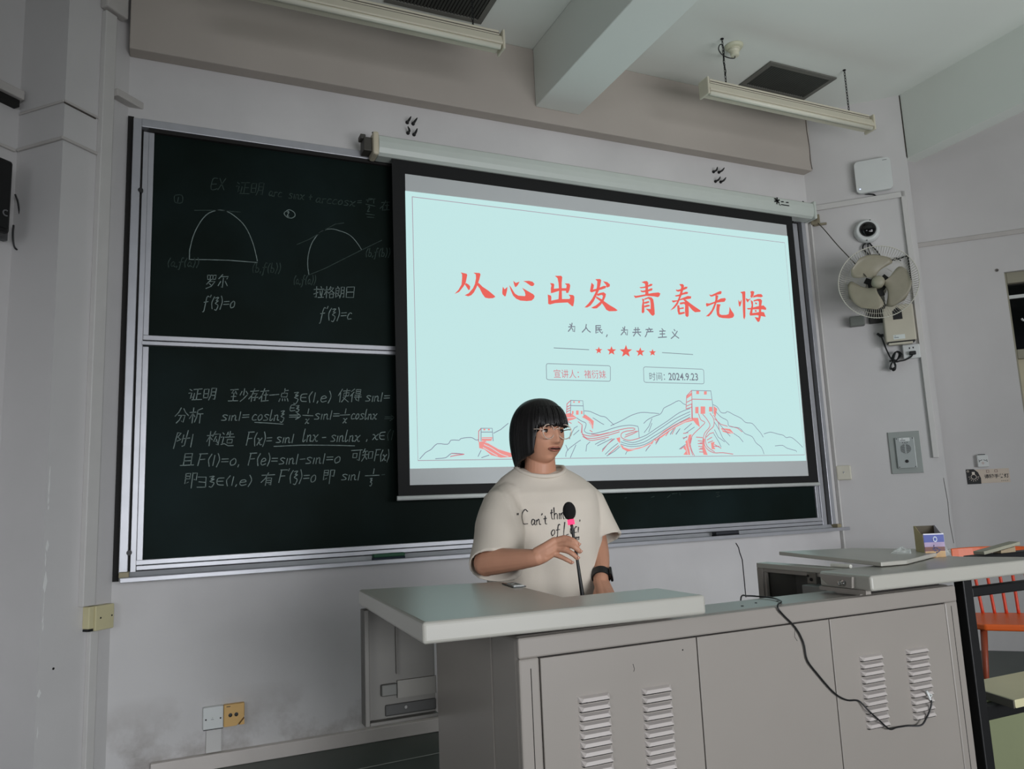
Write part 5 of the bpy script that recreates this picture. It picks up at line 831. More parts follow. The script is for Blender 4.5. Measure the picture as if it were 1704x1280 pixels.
# intercom
ic = thing('intercom_panel', 'grey metal intercom panel with speaker holes and a call button on the pilaster', 'intercom', cp(0.465, -0.01, 1.26))
MB(COLF).box(0.368, 0.566, -0.010, -0.0005, 1.262, 1.552).build('back_plate', mat('intercom_grey', (150, 156, 152), 0.45, 0.2, var=0.04), ic, bevel=0.002)
MB(COLF).box(0.408, 0.528, -0.024, -0.0102, 1.297, 1.512).build('face_plate', mat('intercom_face', (166, 172, 170), 0.4, 0.3, var=0.04), ic, bevel=0.003)
MB(COLF).box(0.434, 0.500, -0.0246, -0.0241, 1.484, 1.508).build('sticker', mat('intercom_sticker', (220, 224, 222), 0.6), ic)
MB(COLF).box(0.440, 0.472, -0.0250, -0.0246, 1.489, 1.493).box(0.446, 0.458, -0.0250, -0.0246, 1.499, 1.502).build('sticker_print', BLACK, ic)
b = MB(COLF)
for x in (0.454, 0.468, 0.482):
    b.box(x - 0.003, x + 0.003, -0.0246, -0.024, 1.472, 1.477)
for i in range(-5, 6):
    for j in range(-6, 7):
        x, z = 0.468 + i * 0.006 + (0.003 if j % 2 else 0), 1.432 + j * 0.0055
        if (x - 0.468) ** 2 + (z - 1.432) ** 2 < 0.034 ** 2 and abs(x - 0.468) > 0.004:
            b.box(x - 0.0021, x + 0.0021, -0.0246, -0.024, z - 0.0019, z + 0.0019)
b.build('speaker_holes', mat('hole_dark', (40, 42, 42), 0.7), ic)
mm_ = COLF @ Matrix.Translation((0.468, -0.024, 1.345)) @ Matrix.Rotation(math.pi / 2, 4, 'X')
MB(mm_).lathe([(0.011, 0), (0.011, 0.004), (0.007, 0.006)], 20).build('call_button', BLACK, ic)
for x, z in ((0.418, 1.503), (0.518, 1.503), (0.418, 1.306), (0.518, 1.306)):
    MB(COLF @ Matrix.Translation((x, -0.024, z)) @ Matrix.Rotation(math.pi / 2, 4, 'X')).lathe([(0.0035, 0), (0.0035, 0.001)], 10).build('screw', BLACK, ic)

jb = thing('junction_box', 'small cream junction box low on the pilaster beside the chalkboard', 'junction box', cp(0.056, -0.02, 1.235))
MB(COLF).box(0.008, 0.106, -0.036, -0.0005, 1.236, 1.338).build('box', mat('junction_cream', (206, 202, 186), 0.5), jb, bevel=0.008)
MB(COLF @ Matrix.Translation((0.056, -0.036, 1.29)) @ Matrix.Rotation(math.pi / 2, 4, 'X')).lathe([(0.006, 0), (0.006, 0.003)], 12).build('screw', CHROME, jb)

# light switch and sticker on the right wall (set back 0.467 in the pilaster frame)
RY = 0.467
sw = thing('light_switch', 'white light switch with a sleepy face drawn on it, right wall', 'light switch', cp(0.98, RY - 0.01, 1.285))
MB(COLF).box(0.974, 1.044, RY - 0.03, RY - 0.0005, 1.288, 1.375).build('plate', PLASTIC_W, sw, bevel=0.005)
b = MB(COLF)
b.tube(arc(0.993, 1.345, 0.011, 200, 340, 6, RY - 0.0305), 0.0015, 5).tube(arc(1.026, 1.345, 0.011, 200, 340, 6, RY - 0.0305), 0.0015, 5)
b.build('drawn_face', BLACK, sw)
MB(COLF).box(0.983, 0.989, RY - 0.031, RY - 0.0295, 1.325, 1.331).box(1.033, 1.039, RY - 0.031, RY - 0.0295, 1.326, 1.332).build('screw', BLACK, sw)
MB(COLF).tube([(1.008 + 0.006 * math.cos(2 * math.pi * i / 12), RY - 0.0305, 1.316 + 0.007 * math.sin(2 * math.pi * i / 12)) for i in range(12)], 0.0014, 5, close=True).build('drawn_mouth', mat('mouth_pink', (206, 160, 150), 0.6), sw)
MB(COLF).box(0.985, 1.03, RY - 0.022, RY - 0.008, 1.3752, 1.380).build('top_gap', BLACK, sw)
st = thing('switch_sticker', 'cream and black sticker with a bulb drawing and lettering below the light switch', 'sticker', cp(0.98, RY - 0.001, 1.17))
x0, x1, z0, z1 = 0.898, 1.170, 1.168, 1.276
MB(COLF).box(x0 + 0.06, x1, RY - 0.0015, RY - 0.0005, z0 + 0.004, z1 - 0.004).build('cream_field', mat('sticker_cream', (210, 196, 180), 0.6, var=0.03), st)
MB(COLF).prism_y([(x0, z0), (x0 + 0.088, z0), (x0 + 0.090, z0 + 0.04), (x0 + 0.075, z0 + 0.085), (x0 + 0.05, z1), (x0, z1)], RY - 0.0026, RY - 0.0015).build('black_field', BLACK, st)
b = MB(COLF)
bx, bz, yy = x0 + 0.045, z0 + 0.052, RY - 0.003
b.tube([(bx + 0.017 * math.cos(2 * math.pi * i / 20), yy, bz + 0.017 * math.sin(2 * math.pi * i / 20)) for i in range(20)], 0.0022, 5, close=True)
b.box(bx - 0.009, bx + 0.009, yy - 0.001, yy + 0.001, bz + 0.018, bz + 0.036)
for a in (180, 207, 234, 261, 288, 315, 342, 0):
    c, s = math.cos(math.radians(a)), math.sin(math.radians(a))
    b.tube([(bx + 0.024 * c, yy, bz + 0.024 * s), (bx + 0.034 * c, yy, bz + 0.034 * s)], 0.0018, 5)
b.tube([(x0 + 0.012 + 0.006 * math.cos(2 * math.pi * i / 10), yy, z1 - 0.014 + 0.006 * math.sin(2 * math.pi * i / 10)) for i in range(10)], 0.0018, 4, close=True)
b.build('bulb_drawing', mat('sticker_print_cream', (222, 212, 200), 0.6), st)
text_mesh('请随手关灯', 0.031, COLF @ Matrix.Translation((x0 + 0.112, RY - 0.0022, z0 + 0.040)), 'lettering', BLACK, st, offset=0.0006, sx=1.0)
b = MB(COLF)
for cx, col in ((x0 + 0.138, 0), (x0 + 0.19, 1)):
    b.tube([(cx - 0.008, RY - 0.002, z1 - 0.028), (cx + 0.008, RY - 0.002, z1 - 0.028), (cx + 0.008, RY - 0.002, z1 - 0.012), (cx - 0.008, RY - 0.002, z1 - 0.012)], 0.0015, 4, close=True)
b.build('square_mark', mat('square_brown', (120, 70, 80), 0.6), st)
b = MB(COLF)
for k in range(4):
    b.box(x0 + 0.216 + k * 0.012, x0 + 0.221 + k * 0.012, RY - 0.0022, RY - 0.0014, z0 + 0.014, z0 + 0.018)
b.build('dot_mark', BLACK, st)
hk = thing('wall_anchor', 'tiny metal anchor hole in the right wall beside the door top', 'anchor', cp(1.268, RY - 0.01, 2.72))
MB(COLF @ Matrix.Translation((1.268, RY - 0.0005, 2.732)) @ Matrix.Rotation(math.pi / 2, 4, 'X')).lathe([(0.012, 0), (0.012, 0.004), (0.006, 0.004), (0.005, -0.0)], 16).build('ring', mat('anchor_grey', (120, 116, 112), 0.6), hk)

# ------------------------------------------------------------------ left side
def lp(x, y, z):
    return LEFF @ Vector((x, y, z))


ybx = thing('cover_box', 'yellowed plastic cable cover box on the left pilaster', 'cover box', lp(-0.085, -0.02, 0.685))
MB(LEFF).box(-0.122, -0.022, -0.046, -0.0005, 0.688, 0.797).build('cover', PLASTIC_Y, ybx, bevel=0.004)
MB(LEFF).box(-0.152, -0.1225, -0.040, -0.0005, 0.70, 0.797).build('side_cover', PLASTIC_Y, ybx, bevel=0.004)
MB(LEFF).box(-0.1495, -0.124, -0.036, -0.002, 0.689, 0.699).build('open_gap', BLACK, ybx)
for x, z in ((-0.095, 0.742), (-0.035, 0.745)):
    MB(LEFF @ Matrix.Translation((x, -0.046, z)) @ Matrix.Rotation(math.pi / 2, 4, 'X')).lathe([(0.004, 0), (0.004, 0.001)], 10).build('screw', BLACK, ybx)
dt = MB(LEFF @ Matrix.Translation((-0.285, 0, 0.560)) @ Matrix.Rotation(math.pi / 2, 4, 'X')).lathe([(0.005, 0.0003), (0.005, 0.002)], 10).build('wall_plug', BLACK)
tag(dt, 'tiny dark plug hole in the left pilaster below the yellowed box', 'wall plug')

wp = thing('socket_plate', 'white blank wall plate low on the front wall, left of the orange one', 'wall plate', (0.245, 4.14, 0.175))
MB().box(0.200, 0.291, 4.126, 4.1595, 0.178, 0.278).build('plate', PLASTIC_W, wp, bevel=0.004)
for x in (0.213, 0.278):
    MB(Matrix.Translation((x, 4.126, 0.224)) @ Matrix.Rotation(math.pi / 2, 4, 'X')).lathe([(0.004, 0), (0.004, 0.001)], 10).build('screw', BLACK, wp)
MB().tube([(0.236, 4.1255, 0.222), (0.248, 4.1255, 0.222)], 0.001, 4).tube([(0.240, 4.1255, 0.229), (0.244, 4.1255, 0.229)], 0.001, 4).build('mark', mat('mark_grey', (110, 110, 112), 0.6), wp)
MB().box(0.203, 0.29, 4.13, 4.158, 0.1745, 0.1775).build('under_gap', BLACK, wp)
op = thing('socket_plate', 'orange-yellowed wall plate with two round jacks and a broken corner', 'wall plate', (0.34, 4.14, 0.175))
MB().prism_y([(0.2925, 0.178), (0.352, 0.178), (0.386, 0.215), (0.386, 0.278), (0.2925, 0.278)], 4.128, 4.1595).build('plate', PLASTIC_O, op, bevel=0.003)
MB().prism_y([(0.362, 0.180), (0.386, 0.180), (0.386, 0.207)], 4.128, 4.158).build('broken_corner', PLASTIC_O, op)
for x in (0.322, 0.349):
    MB(Matrix.Translation((x, 4.128, 0.230)) @ Matrix.Rotation(math.pi / 2, 4, 'X')).lathe([(0.009, 0), (0.009, 0.002), (0.004, 0.003)], 16).build('jack', BLACK, op)
MB().box(0.304, 0.322, 4.1274, 4.128, 0.268, 0.271).build('mark', BLACK, op)

spk = thing('loudspeaker', 'black wall loudspeaker on the left wall with a hanging cable', 'loudspeaker', lp(-0.62, 0.2, 2.45))
b = MB(LEFF)
b.box(-0.80, -0.475, 0.15, 0.27, 2.455, 2.80)
b.build('cabinet', BLACK, spk, bevel=0.015)
MB(LEFF).box(-0.785, -0.49, 0.144, 0.1495, 2.475, 2.785).build('front_cloth', mat('speaker_cloth', (20, 20, 20), 0.9), spk, bevel=0.004)
MB(LEFF).box(-0.60, -0.40, 0.27, 0.2995, 2.47, 2.78).build('mounting_plate', mat('mount_grey', (96, 96, 98), 0.6), spk)
MB(LEFF).tube(arc(-0.505, 2.545, 0.013, 60, 300, 8, 0.1425), 0.003, 5).build('logo', mat('logo_silver', (120, 120, 122), 0.5), spk)
MB(LEFF).tube(crv([(-0.384, 0.26, 2.70), (-0.364, 0.262, 2.66), (-0.345, 0.265, 2.56), (-0.342, 0.265, 2.48), (-0.352, 0.262, 2.44), (-0.372, 0.262, 2.45), (-0.382, 0.262, 2.50), (-0.381, 0.262, 2.55)]), 0.004, 6).build('cable', CABLE, spk)

# ------------------------------------------------------------------ the steel podium
pd = thing('podium', 'grey steel teaching podium with louvred front doors and slid-open tops', 'podium', (1.32, 1.76, 0.0))
# carcass: front strip, two pedestals, low desk between them
b = MB()
b.box(0.67, 1.985, 1.512, 1.65, 0.0, 0.905)
b.build('cabinet_front', STEEL, pd, bevel=0.010, seg=3)
for x0, x1 in ((0.6702, 0.86), (1.755, 1.985)):
    MB().box(x0, x1, 1.6502, 2.035, 0.0, 0.9 if x0 < 1 else 0.84).build('pedestal', STEEL, pd, bevel=0.004)
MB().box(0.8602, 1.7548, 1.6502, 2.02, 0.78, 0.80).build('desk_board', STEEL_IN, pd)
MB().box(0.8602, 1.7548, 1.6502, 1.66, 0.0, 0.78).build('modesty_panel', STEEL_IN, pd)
# front frame and doors
b = MB()
b.box(0.67, 1.985, 1.5005, 1.5125, 0.862, 0.904).box(0.67, 0.716, 1.5005, 1.5125, 0.02, 0.862).box(1.936, 1.985, 1.5005, 1.5125, 0.02, 0.862).box(0.716, 1.936, 1.5005, 1.5125, 0.02, 0.05)
b.build('front_frame', STEEL, pd, bevel=0.004)
MB().box(0.716, 1.936, 1.510, 1.5128, 0.05, 0.862).box(0.695, 0.6965, 1.4998, 1.5006, 0.05, 0.842).box(1.958, 1.9595, 1.4998, 1.5006, 0.05, 0.852).build('door_gap', SEAM, pd)


def louvres(parent, x0, x1, ztop, rows):
    b = MB()
    for k in range(rows):
        z = ztop - k * 0.0178
        w = 0.010
        vs = [(x0, 1.5004, z + 0.005), (x1, 1.5004, z + 0.005), (x1, 1.5004, z - 0.007), (x0, 1.5004, z - 0.007),
              (x0 + w, 1.491, z + 0.001), (x1 - w, 1.491, z + 0.001), (x1 - w * 0.4, 1.489, z - 0.006), (x0 + w * 0.4, 1.489, z - 0.006)]
        b.add(vs, [(0, 1, 5, 4), (4, 5, 6, 7), (0, 4, 7, 3), (1, 2, 6, 5), (7, 6, 2, 3)])
    o = b.build('louvre_vent', LOUV, parent)
    b = MB()
    for k in range(rows):
        z = ztop - k * 0.0178
        b.box(x0 + 0.003, x1 - 0.003, 1.4935, 1.5002, z - 0.0092, z - 0.0072)
    b.build('louvre_slot', SEAM, parent)
    return o


LOUV = mat('louvre_paint', (182, 175, 170), 0.35, var=0.03)
for x0, x1, lv in ((0.7185, 1.1115, ((0.800, 0.876, 0.768), (0.957, 1.033, 0.764))), (1.1145, 1.5145, ()), (1.5175, 1.9335, ((1.602, 1.679, 0.757), (1.766, 1.845, 0.755)))):
    d_ = MB().box(x0, x1, 1.5002, 1.5105, 0.053, 0.8595).build('door', STEEL, pd, bevel=0.0015)
    for a0, a1, zt in lv:
        louvres(d_, a0, a1, zt, 10 if x0 > 1.5 else 14)
# small scuffs on the doors
b = MB()
b.box(1.071, 1.074, 1.4996, 1.5003, 0.835, 0.838).tube([(0.940, 1.5, 0.822), (0.943, 1.5, 0.812), (0.941, 1.5, 0.806)], 0.0006, 4).tube([(1.404, 1.5, 0.85), (1.4, 1.5, 0.83), (1.407, 1.5, 0.82)], 0.0006, 4)
b.build('scuff_mark', SEAM, pd)
# left top: thick lid slid out to the left, with a narrow tongue along the front
lid = [(0.453, 1.452), (1.084, 1.418), (1.088, 1.598), (0.835, 1.605), (0.868, 2.04), (0.492, 2.15)]
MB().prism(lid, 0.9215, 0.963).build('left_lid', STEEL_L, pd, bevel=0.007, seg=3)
MB().prism([(0.69, 1.53), (1.06, 1.53), (1.06, 1.6), (0.85, 1.6), (0.85, 2.02), (0.69, 2.02)], 0.9055, 0.9212).build('lid_runner', SEAM, pd)
# rear-left door swung open to the left
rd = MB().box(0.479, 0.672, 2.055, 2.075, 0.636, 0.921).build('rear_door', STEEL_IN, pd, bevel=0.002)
b = MB()
b.box(0.479, 0.491, 2.030, 2.0548, 0.636, 0.921).box(0.491, 0.672, 2.030, 2.0548, 0.636, 0.645).box(0.565, 0.569, 2.045, 2.0548, 0.752, 0.921)
b.build('door_flange', STEEL_IN, rd, bevel=0.002)
MB().box(0.524, 0.565, 2.040, 2.0548, 0.701, 0.730).build('lock_case', mat('lock_grey', (84, 84, 80), 0.5, 0.3), rd, bevel=0.003)
MB().box(0.567, 0.672, 2.046, 2.0548, 0.692, 0.735).build('lock_cover', mat('lock_cover_grey', (104, 102, 96), 0.5, 0.2), rd)
MB().box(0.535, 0.672, 2.048, 2.0548, 0.650, 0.678).build('door_slot', mat('slot_dark', (46, 46, 44), 0.6), rd, bevel=0.004)
MB(Matrix.Translation((0.588, 2.048, 0.668)) @ Matrix.Rotation(math.pi / 2, 4, 'X')).lathe([(0.004, 0), (0.004, 0.004)], 10).build('rivet', CHROME, rd)
# right top: the matching lid slid out to the right, beyond the cabinet
lid = [(1.618, 1.452), (2.33, 1.44), (2.215, 1.64), (2.235, 1.775), (1.99, 1.775), (1.99, 1.632), (1.625, 1.628)]
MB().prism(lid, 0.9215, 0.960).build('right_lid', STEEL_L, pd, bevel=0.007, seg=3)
b = MB()
b.box(1.622, 1.640, 1.475, 1.628, 0.912, 0.922)
b.prism_x([(1.500, 0.9205), (1.500, 0.908), (1.575, 0.9075), (1.605, 0.9205)], 1.6285, 1.640)
b.build('lid_bracket', STEEL, pd)
MB().prism_x([(1.50, 0.955), (1.504, 0.926), (1.585, 0.93), (1.61, 0.948), (1.61, 0.957)], 1.6075, 1.6165).build('lid_end_plate', STEEL, pd, bevel=0.002)
MB(Matrix.Translation((1.607, 1.528, 0.938)) @ Matrix.Rotation(-math.pi / 2, 4, 'Y')).lathe([(0.008, 0), (0.008, 0.002), (0.004, 0.003), (0.004, 0.012), (0.006, 0.012), (0.006, 0.017), (0.003, 0.018)], 14).build('lid_bolt', CHROME, pd)
MB().box(1.70, 1.96, 1.53, 1.60, 0.9055, 0.9212).build('lid_runner', SEAM, pd)
# open side of the right pedestal, seen above the front strip
b = MB()
b.box(1.752, 1.800, 1.640, 2.018, 0.9375, 0.9535)
b.build('side_rail', STEEL_L, pd, bevel=0.002)
b = MB()
b.box(1.756, 1.764, 1.640, 2.016, 0.926, 0.9374).box(1.752, 1.772, 1.994, 2.018, 0.8402, 0.9374).box(1.757, 1.768, 1.984, 1.9935, 0.8402, 0.926)
b.build('side_frame', STEEL, pd, bevel=0.0015)
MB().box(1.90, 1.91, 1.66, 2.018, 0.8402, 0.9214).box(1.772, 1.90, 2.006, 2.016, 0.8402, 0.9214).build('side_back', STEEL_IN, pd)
MB().box(1.84, 1.899, 1.83, 1.92, 0.8405, 0.885).build('inner_case', mat('case_grey', (150, 150, 146), 0.5), pd, bevel=0.003)
b = MB()
b.box(1.748, 1.756, 1.765, 1.80, 0.905, 0.9374)
b.build('hinge_plate', mat('hinge_steel', (120, 118, 112), 0.4, 0.5), pd, bevel=0.002)
MB(Matrix.Translation((1.748, 1.782, 0.918)) @ Matrix.Rotation(-math.pi / 2, 4, 'Y')).lathe([(0.005, 0), (0.005, 0.003)], 10).lathe([(0.003, 0), (0.003, 0.003)], 8, Matrix.Translation((0.01, 0.012, 0))).build('hinge_screw', SEAM, pd)
# thin flap folded back on top of the right lid
fl = [(1.806, 1.58), (1.90, 1.575), (2.29, 1.73), (2.12, 1.97), (1.806, 1.97)]
zt = [0.974 + 0.036 * (y - 1.58) * max(0.0, (2.3 - x) / 0.5) for x, y in fl]
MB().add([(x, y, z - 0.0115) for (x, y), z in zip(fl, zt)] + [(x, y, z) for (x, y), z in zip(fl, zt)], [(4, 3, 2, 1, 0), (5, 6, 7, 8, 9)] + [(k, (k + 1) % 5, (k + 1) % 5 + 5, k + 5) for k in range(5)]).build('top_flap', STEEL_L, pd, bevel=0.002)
lb = thing('loose_board', 'olive board lying tilted beyond the right end of the podium top', 'board', (2.38, 1.63, 0.9604))
m_ = Matrix.Translation((2.285, 1.616, 0.9606)) @ Matrix.Rotation(math.radians(-6.5), 4, 'Y')
MB(m_).box(0.0, 0.175, 0.0, 0.036, 0.0005, 0.0105).build('panel', mat('flap_olive', (150, 148, 130), 0.45, var=0.05), lb, bevel=0.0015)
MB().prism_y([(2.37, 0.9604), (2.44, 0.9604), (2.44, 0.976), (2.37, 0.968)], 1.622, 1.648).build('wedge', mat('support_tan', (150, 134, 108), 0.6), lb)
MB().lathe([(0.0035, 0), (0.0035, 0.0012)], 8, Matrix.Translation((1.30, 1.56, 0.905))).lathe([(0.003, 0), (0.003, 0.0012)], 8, Matrix.Translation((1.36, 1.58, 0.905))).lathe([(0.003, 0), (0.003, 0.0012)], 8, Matrix.Translation((1.42, 1.57, 0.905))).build('drill_hole', SEAM, pd)

# black square-tube frame under the overhanging right lid
sf = thing('steel_frame', 'black square-tube steel frame under the overhanging right end of the podium top', 'frame', (2.3, 1.6, 0.0))
BLK = mat('black_steel', (13, 13, 14), 0.5, 0.2, var=0.1)
MB().box(2.018, 2.054, 1.50, 1.53, 0.0, 0.9208).build('leg', BLK, sf, bevel=0.003)
MB().box(2.90, 2.94, 1.50, 1.53, 0.0, 0.9208).build('leg', BLK, sf, bevel=0.003)
MB().box(2.0545, 2.8995, 1.503, 1.528, 0.866, 0.892).build('rail', BLK, sf, bevel=0.003)
MB().box(2.90, 2.94, 1.5305, 1.6125, 0.88, 0.92).build('rail', BLK, sf, bevel=0.003)
MB().box(2.24, 2.94, 1.613, 1.655, 0.935, 0.9602).build('rail', BLK, sf, bevel=0.003)

# low desk with a pale yellow top beyond the frame
dk = thing('student_desk', 'low desk with pale yellow top and green panel beside the podium', 'desk', (2.95, 1.85, 0.0))
MB().prism([(2.455, 1.70), (3.5, 1.70), (3.5, 1.925), (2.52, 1.925)], 0.475, 0.50).build('desk_top', mat('desk_yellow', (214, 208, 168), 0.35, var=0.04), dk, bevel=0.004)
MB().prism([(2.45, 1.702), (2.4535, 1.702), (2.518, 1.924), (2.512, 1.924)], 0.474, 0.499).build('top_edging', mat('edging_grey', (104, 100, 92), 0.5), dk)
MB().box(2.40, 2.62, 1.76, 1.79, 0.432, 0.4745).build('bracket', BLK, dk, bevel=0.002)
MB().box(2.44, 3.45, 1.80, 1.82, 0.02, 0.474).build('front_panel', mat('desk_panel_green', (126, 132, 100), 0.5, var=0.06, scale=3), dk)
for x in (2.46, 3.42):
    MB().box(x, x + 0.03, 1.8205, 1.86, 0.0, 0.4745).build('leg', BLK, dk, bevel=0.002)

# orange chair against the right wall (x along the wall, y towards the wall)
ch = thing('chair', 'orange spindle-back chair with white lettering behind the podium\'s right end', 'chair', (4.16, 2.95, 0.0))
CHF_ = Matrix(((S2, S2, 0, 3.915), (-S2, S2, 0, 2.87), (0, 0, 1, 0), (0, 0, 0, 1)))
ORA = mat('orange_plastic', (236, 104, 40), 0.4, var=0.05, scale=3)
ORD = mat('orange_red_plastic', (226, 74, 44), 0.42, var=0.05, scale=3)
pts = [(0.0, 0.03), (0.04, -0.012), (0.22, -0.022), (0.40, -0.012), (0.44, 0.03), (0.435, 0.36), (0.41, 0.41), (0.22, 0.425), (0.03, 0.41), (0.005, 0.36)]
MB(CHF_).prism(pts, 0.412, 0.446).build('seat', ORA, ch, bevel=0.012, seg=3)
for (x, y, dx, dy) in ((0.04, 0.03, -0.035, -0.03), (0.40, 0.03, 0.035, -0.03), (0.05, 0.37, -0.03, 0.05), (0.39, 0.37, 0.03, 0.05)):
    MB(CHF_).tube([(x, y, 0.415), (x + dx, y + dy, 0.0)], [0.017, 0.012], 12).build('leg', ORA if y > 0.2 else mat('leg_brown', (150, 66, 38), 0.5), ch, smooth=True)
for k in range(7):
    x = 0.045 + 0.35 * k / 6
    xt = 0.22 + (x - 0.22) * 1.12
    MB(CHF_).tube(crv([(x, 0.385, 0.445), (x + (xt - x) * 0.5, 0.42, 0.60), (xt, 0.455, 0.755)], 4), [0.0085] * 9, 10).build('spindle', ORD, ch, smooth=True)
b = MB(CHF_)
vs, fs = [], []
for i in range(13):
    x = -0.012 + 0.464 * i / 12
    y = 0.478 - 0.055 * ((x - 0.22) / 0.232) ** 2
    zt = 0.804 + 0.006 * (1 - ((x - 0.22) / 0.232) ** 2)
    vs += [(x, y - 0.010, 0.745), (x, y + 0.010, 0.745), (x, y + 0.014, zt), (x, y - 0.006, zt)]
for i in range(12):
    k = i * 4
    fs += [(k, k + 4, k + 5, k + 1), (k + 1, k + 5, k + 6, k + 2), (k + 2, k + 6, k + 7, k + 3), (k + 3, k + 7, k + 4, k)]
fs += [(0, 1, 2, 3), (48, 51, 50, 49)]
b.add(vs, fs)
rail = b.build('top_rail', ORA, ch, bevel=0.004)
text_mesh('SHUAX', 0.030, CHF_ @ Matrix.Translation((0.115, 0.452, 0.764)), 'lettering', mat('letter_white', (226, 216, 206), 0.5), ch, sx=1.25, offset=0.0008)

# ------------------------------------------------------------------ things on the podium
bxm = mat('box_tan', (176, 160, 116), 0.6, var=0.08)
bo = thing('small_box', 'small open carton with a blue and brown print on the podium\'s right end', 'box', (2.165, 1.70, 0.9603))
bm_ = Matrix.Translation((2.1645, 1.704, 0.9603)) @ Matrix.Rotation(math.radians(-30), 4, 'Z') @ Matrix.Diagonal((0.74, 0.72, 0.98, 1))
b = MB(bm_)
b.box(-0.040, 0.040, -0.045, -0.043, 0, 0.072)
b.build('front_panel', mat('box_cobalt', (48, 66, 148), 0.5), bo)
MB(bm_).box(-0.0395, 0.0395, -0.0456, -0.0451, 0.026, 0.046).build('print_band', mat('box_lilac', (160, 140, 172), 0.5, var=0.15, scale=30), bo)
MB(bm_).box(-0.0395, 0.0395, -0.0458, -0.0453, 0.019, 0.032).build('print_band', mat('box_brown', (104, 52, 40), 0.5), bo)
MB(bm_).box(-0.0395, 0.0395, -0.0457, -0.0452, 0.0, 0.0188).build('print_band', mat('box_sand', (186, 148, 96), 0.5, var=0.15, scale=30), bo)
MB(bm_).box(-0.040, 0.040, -0.0457, -0.0445, 0.069, 0.0725).build('top_edge', mat('box_white', (220, 220, 230), 0.6), bo)
b = MB(bm_)
b.tube([(0.004 + 0.007 * math.cos(2 * math.pi * i / 16), -0.0458, 0.055 + 0.007 * math.sin(2 * math.pi * i / 16)) for i in range(16)], 0.0022, 5, close=True)
b.build('round_mark', mat('mark_white', (206, 214, 232), 0.6), bo)
b = MB(bm_)
random.seed(2)
for k in range(26):
    a, r = random.random() * 6.28, 0.013 * math.sqrt(random.random())
    x, z = 0.006 + r * math.cos(a) * 1.1, 0.026 + r * math.sin(a)
    b.box(x - 0.0018, x + 0.0018, -0.0466, -0.046, z - 0.0018, z + 0.0018)
b.build('dot_pattern', mat('box_navy', (36, 34, 92), 0.5), bo)
b = MB(bm_)
b.prism_x([(-0.043, 0.0), (0.045, 0.0), (0.045, 0.094), (0.030, 0.095), (0.004, 0.082), (-0.02, 0.073), (-0.043, 0.071)], -0.0415, -0.040)
b.build('side_panel', bxm, bo)
b = MB(bm_)
b.prism_x([(-0.043, 0.0), (0.045, 0.0), (0.045, 0.094), (0.030, 0.095), (0.004, 0.082), (-0.02, 0.073), (-0.043, 0.071)], 0.040, 0.0415)
b.build('side_panel', mat('box_pale_side', (190, 188, 200), 0.6), bo)
MB(bm_).box(-0.040, 0.040, 0.043, 0.045, 0, 0.094).build('back_panel', mat('box_inside', (70, 62, 44), 0.7), bo)
MB(bm_).box(-0.040, 0.040, -0.043, 0.043, 0.0, 0.003).build('bottom_panel', bxm, bo)

# clear crumpled plastic bag around the carton
PLM = bpy.data.materials.new('clear_plastic')
PLM.use_nodes = True
p = P2(PLM)
p.inputs['Base Color'].default_value = (0.90, 0.94, 0.92, 1)
p.inputs['Roughness'].default_value = 0.12
p.inputs['Transmission Weight'].default_value = 0.55
p.inputs['IOR'].default_value = 1.12
p.inputs['Alpha'].default_value = 0.45
pb = thing('plastic_bag', 'clear crumpled plastic bag lying around the small carton on the podium', 'plastic bag', (2.14, 1.70, 0.9603))


def crumple(cx, cy, cz, rx, ry, rz, seed, amp):
    b = MB().sphere((cx, cy, cz), rx, ry, rz, 40, 24)
    for i, v in enumerate(b.v):
        d = Vector(((v.x - cx) / rx, (v.y - cy) / ry, (v.z - cz) / rz))
        n_ = noise.noise(d * 2.6 + Vector((seed, 0, 0))) + 0.6 * abs(noise.noise(d * 6.0 + Vector((0, seed, 0))))
        q = Vector((cx, cy, cz)) + Vector((d.x * rx, d.y * ry, d.z * rz)) * (1 + amp * n_)
        q.z = max(q.z, 0.9604)
        b.v[i] = q
    return b


crumple(2.070, 1.730, 0.972, 0.026, 0.024, 0.017, 1.3, 0.45).build('bag_lump', PLM, pb)
crumple(2.205, 1.70, 0.972, 0.012, 0.022, 0.022, 4.1, 0.45).build('bag_lump', PLM, pb)

mk = thing('chalk_stick', 'short white chalk stick lying on the podium by the folded flap', 'chalk', (1.787, 1.70, 0.9537))
MB().tube([(1.787, 1.738, 0.9592), (1.787, 1.668, 0.9592)], 0.0055, 12).build('stick', mat('chalk_white', (226, 224, 214), 0.8), mk, smooth=False)
mk.location = mk.location

cd = thing('card', 'dark flat card with a pale line drawing on the podium\'s left lid', 'card', (0.85, 1.92, 0.9632))
rz = Matrix.Translation((0.848, 1.912, 0.9633)) @ Matrix.Rotation(math.radians(82), 4, 'Z') @ Matrix.Diagonal((0.80, 0.62, 1, 1))
MB(rz).box(-0.07, 0.07, -0.028, 0.028, 0.0, 0.003).build('case', mat('card_dark', (60, 62, 60), 0.3), cd, bevel=0.001)
b = MB(rz)
b.tube([(-0.05, -0.018, 0.0035), (0.03, -0.018, 0.0035), (0.03, 0.018, 0.0035), (-0.05, 0.018, 0.0035)], 0.0016, 4, close=True).tube([(-0.05, -0.018, 0.0035), (-0.01, 0.018, 0.0035), (0.03, -0.012, 0.0035)], 0.0014, 4)
b.build('line_drawing', mat('card_pale', (160, 164, 158), 0.4), cd)
MB(rz).box(-0.068, -0.052, -0.02, 0.024, 0.003, 0.0042).build('white_tab', mat('card_tab', (224, 226, 224), 0.4), cd)

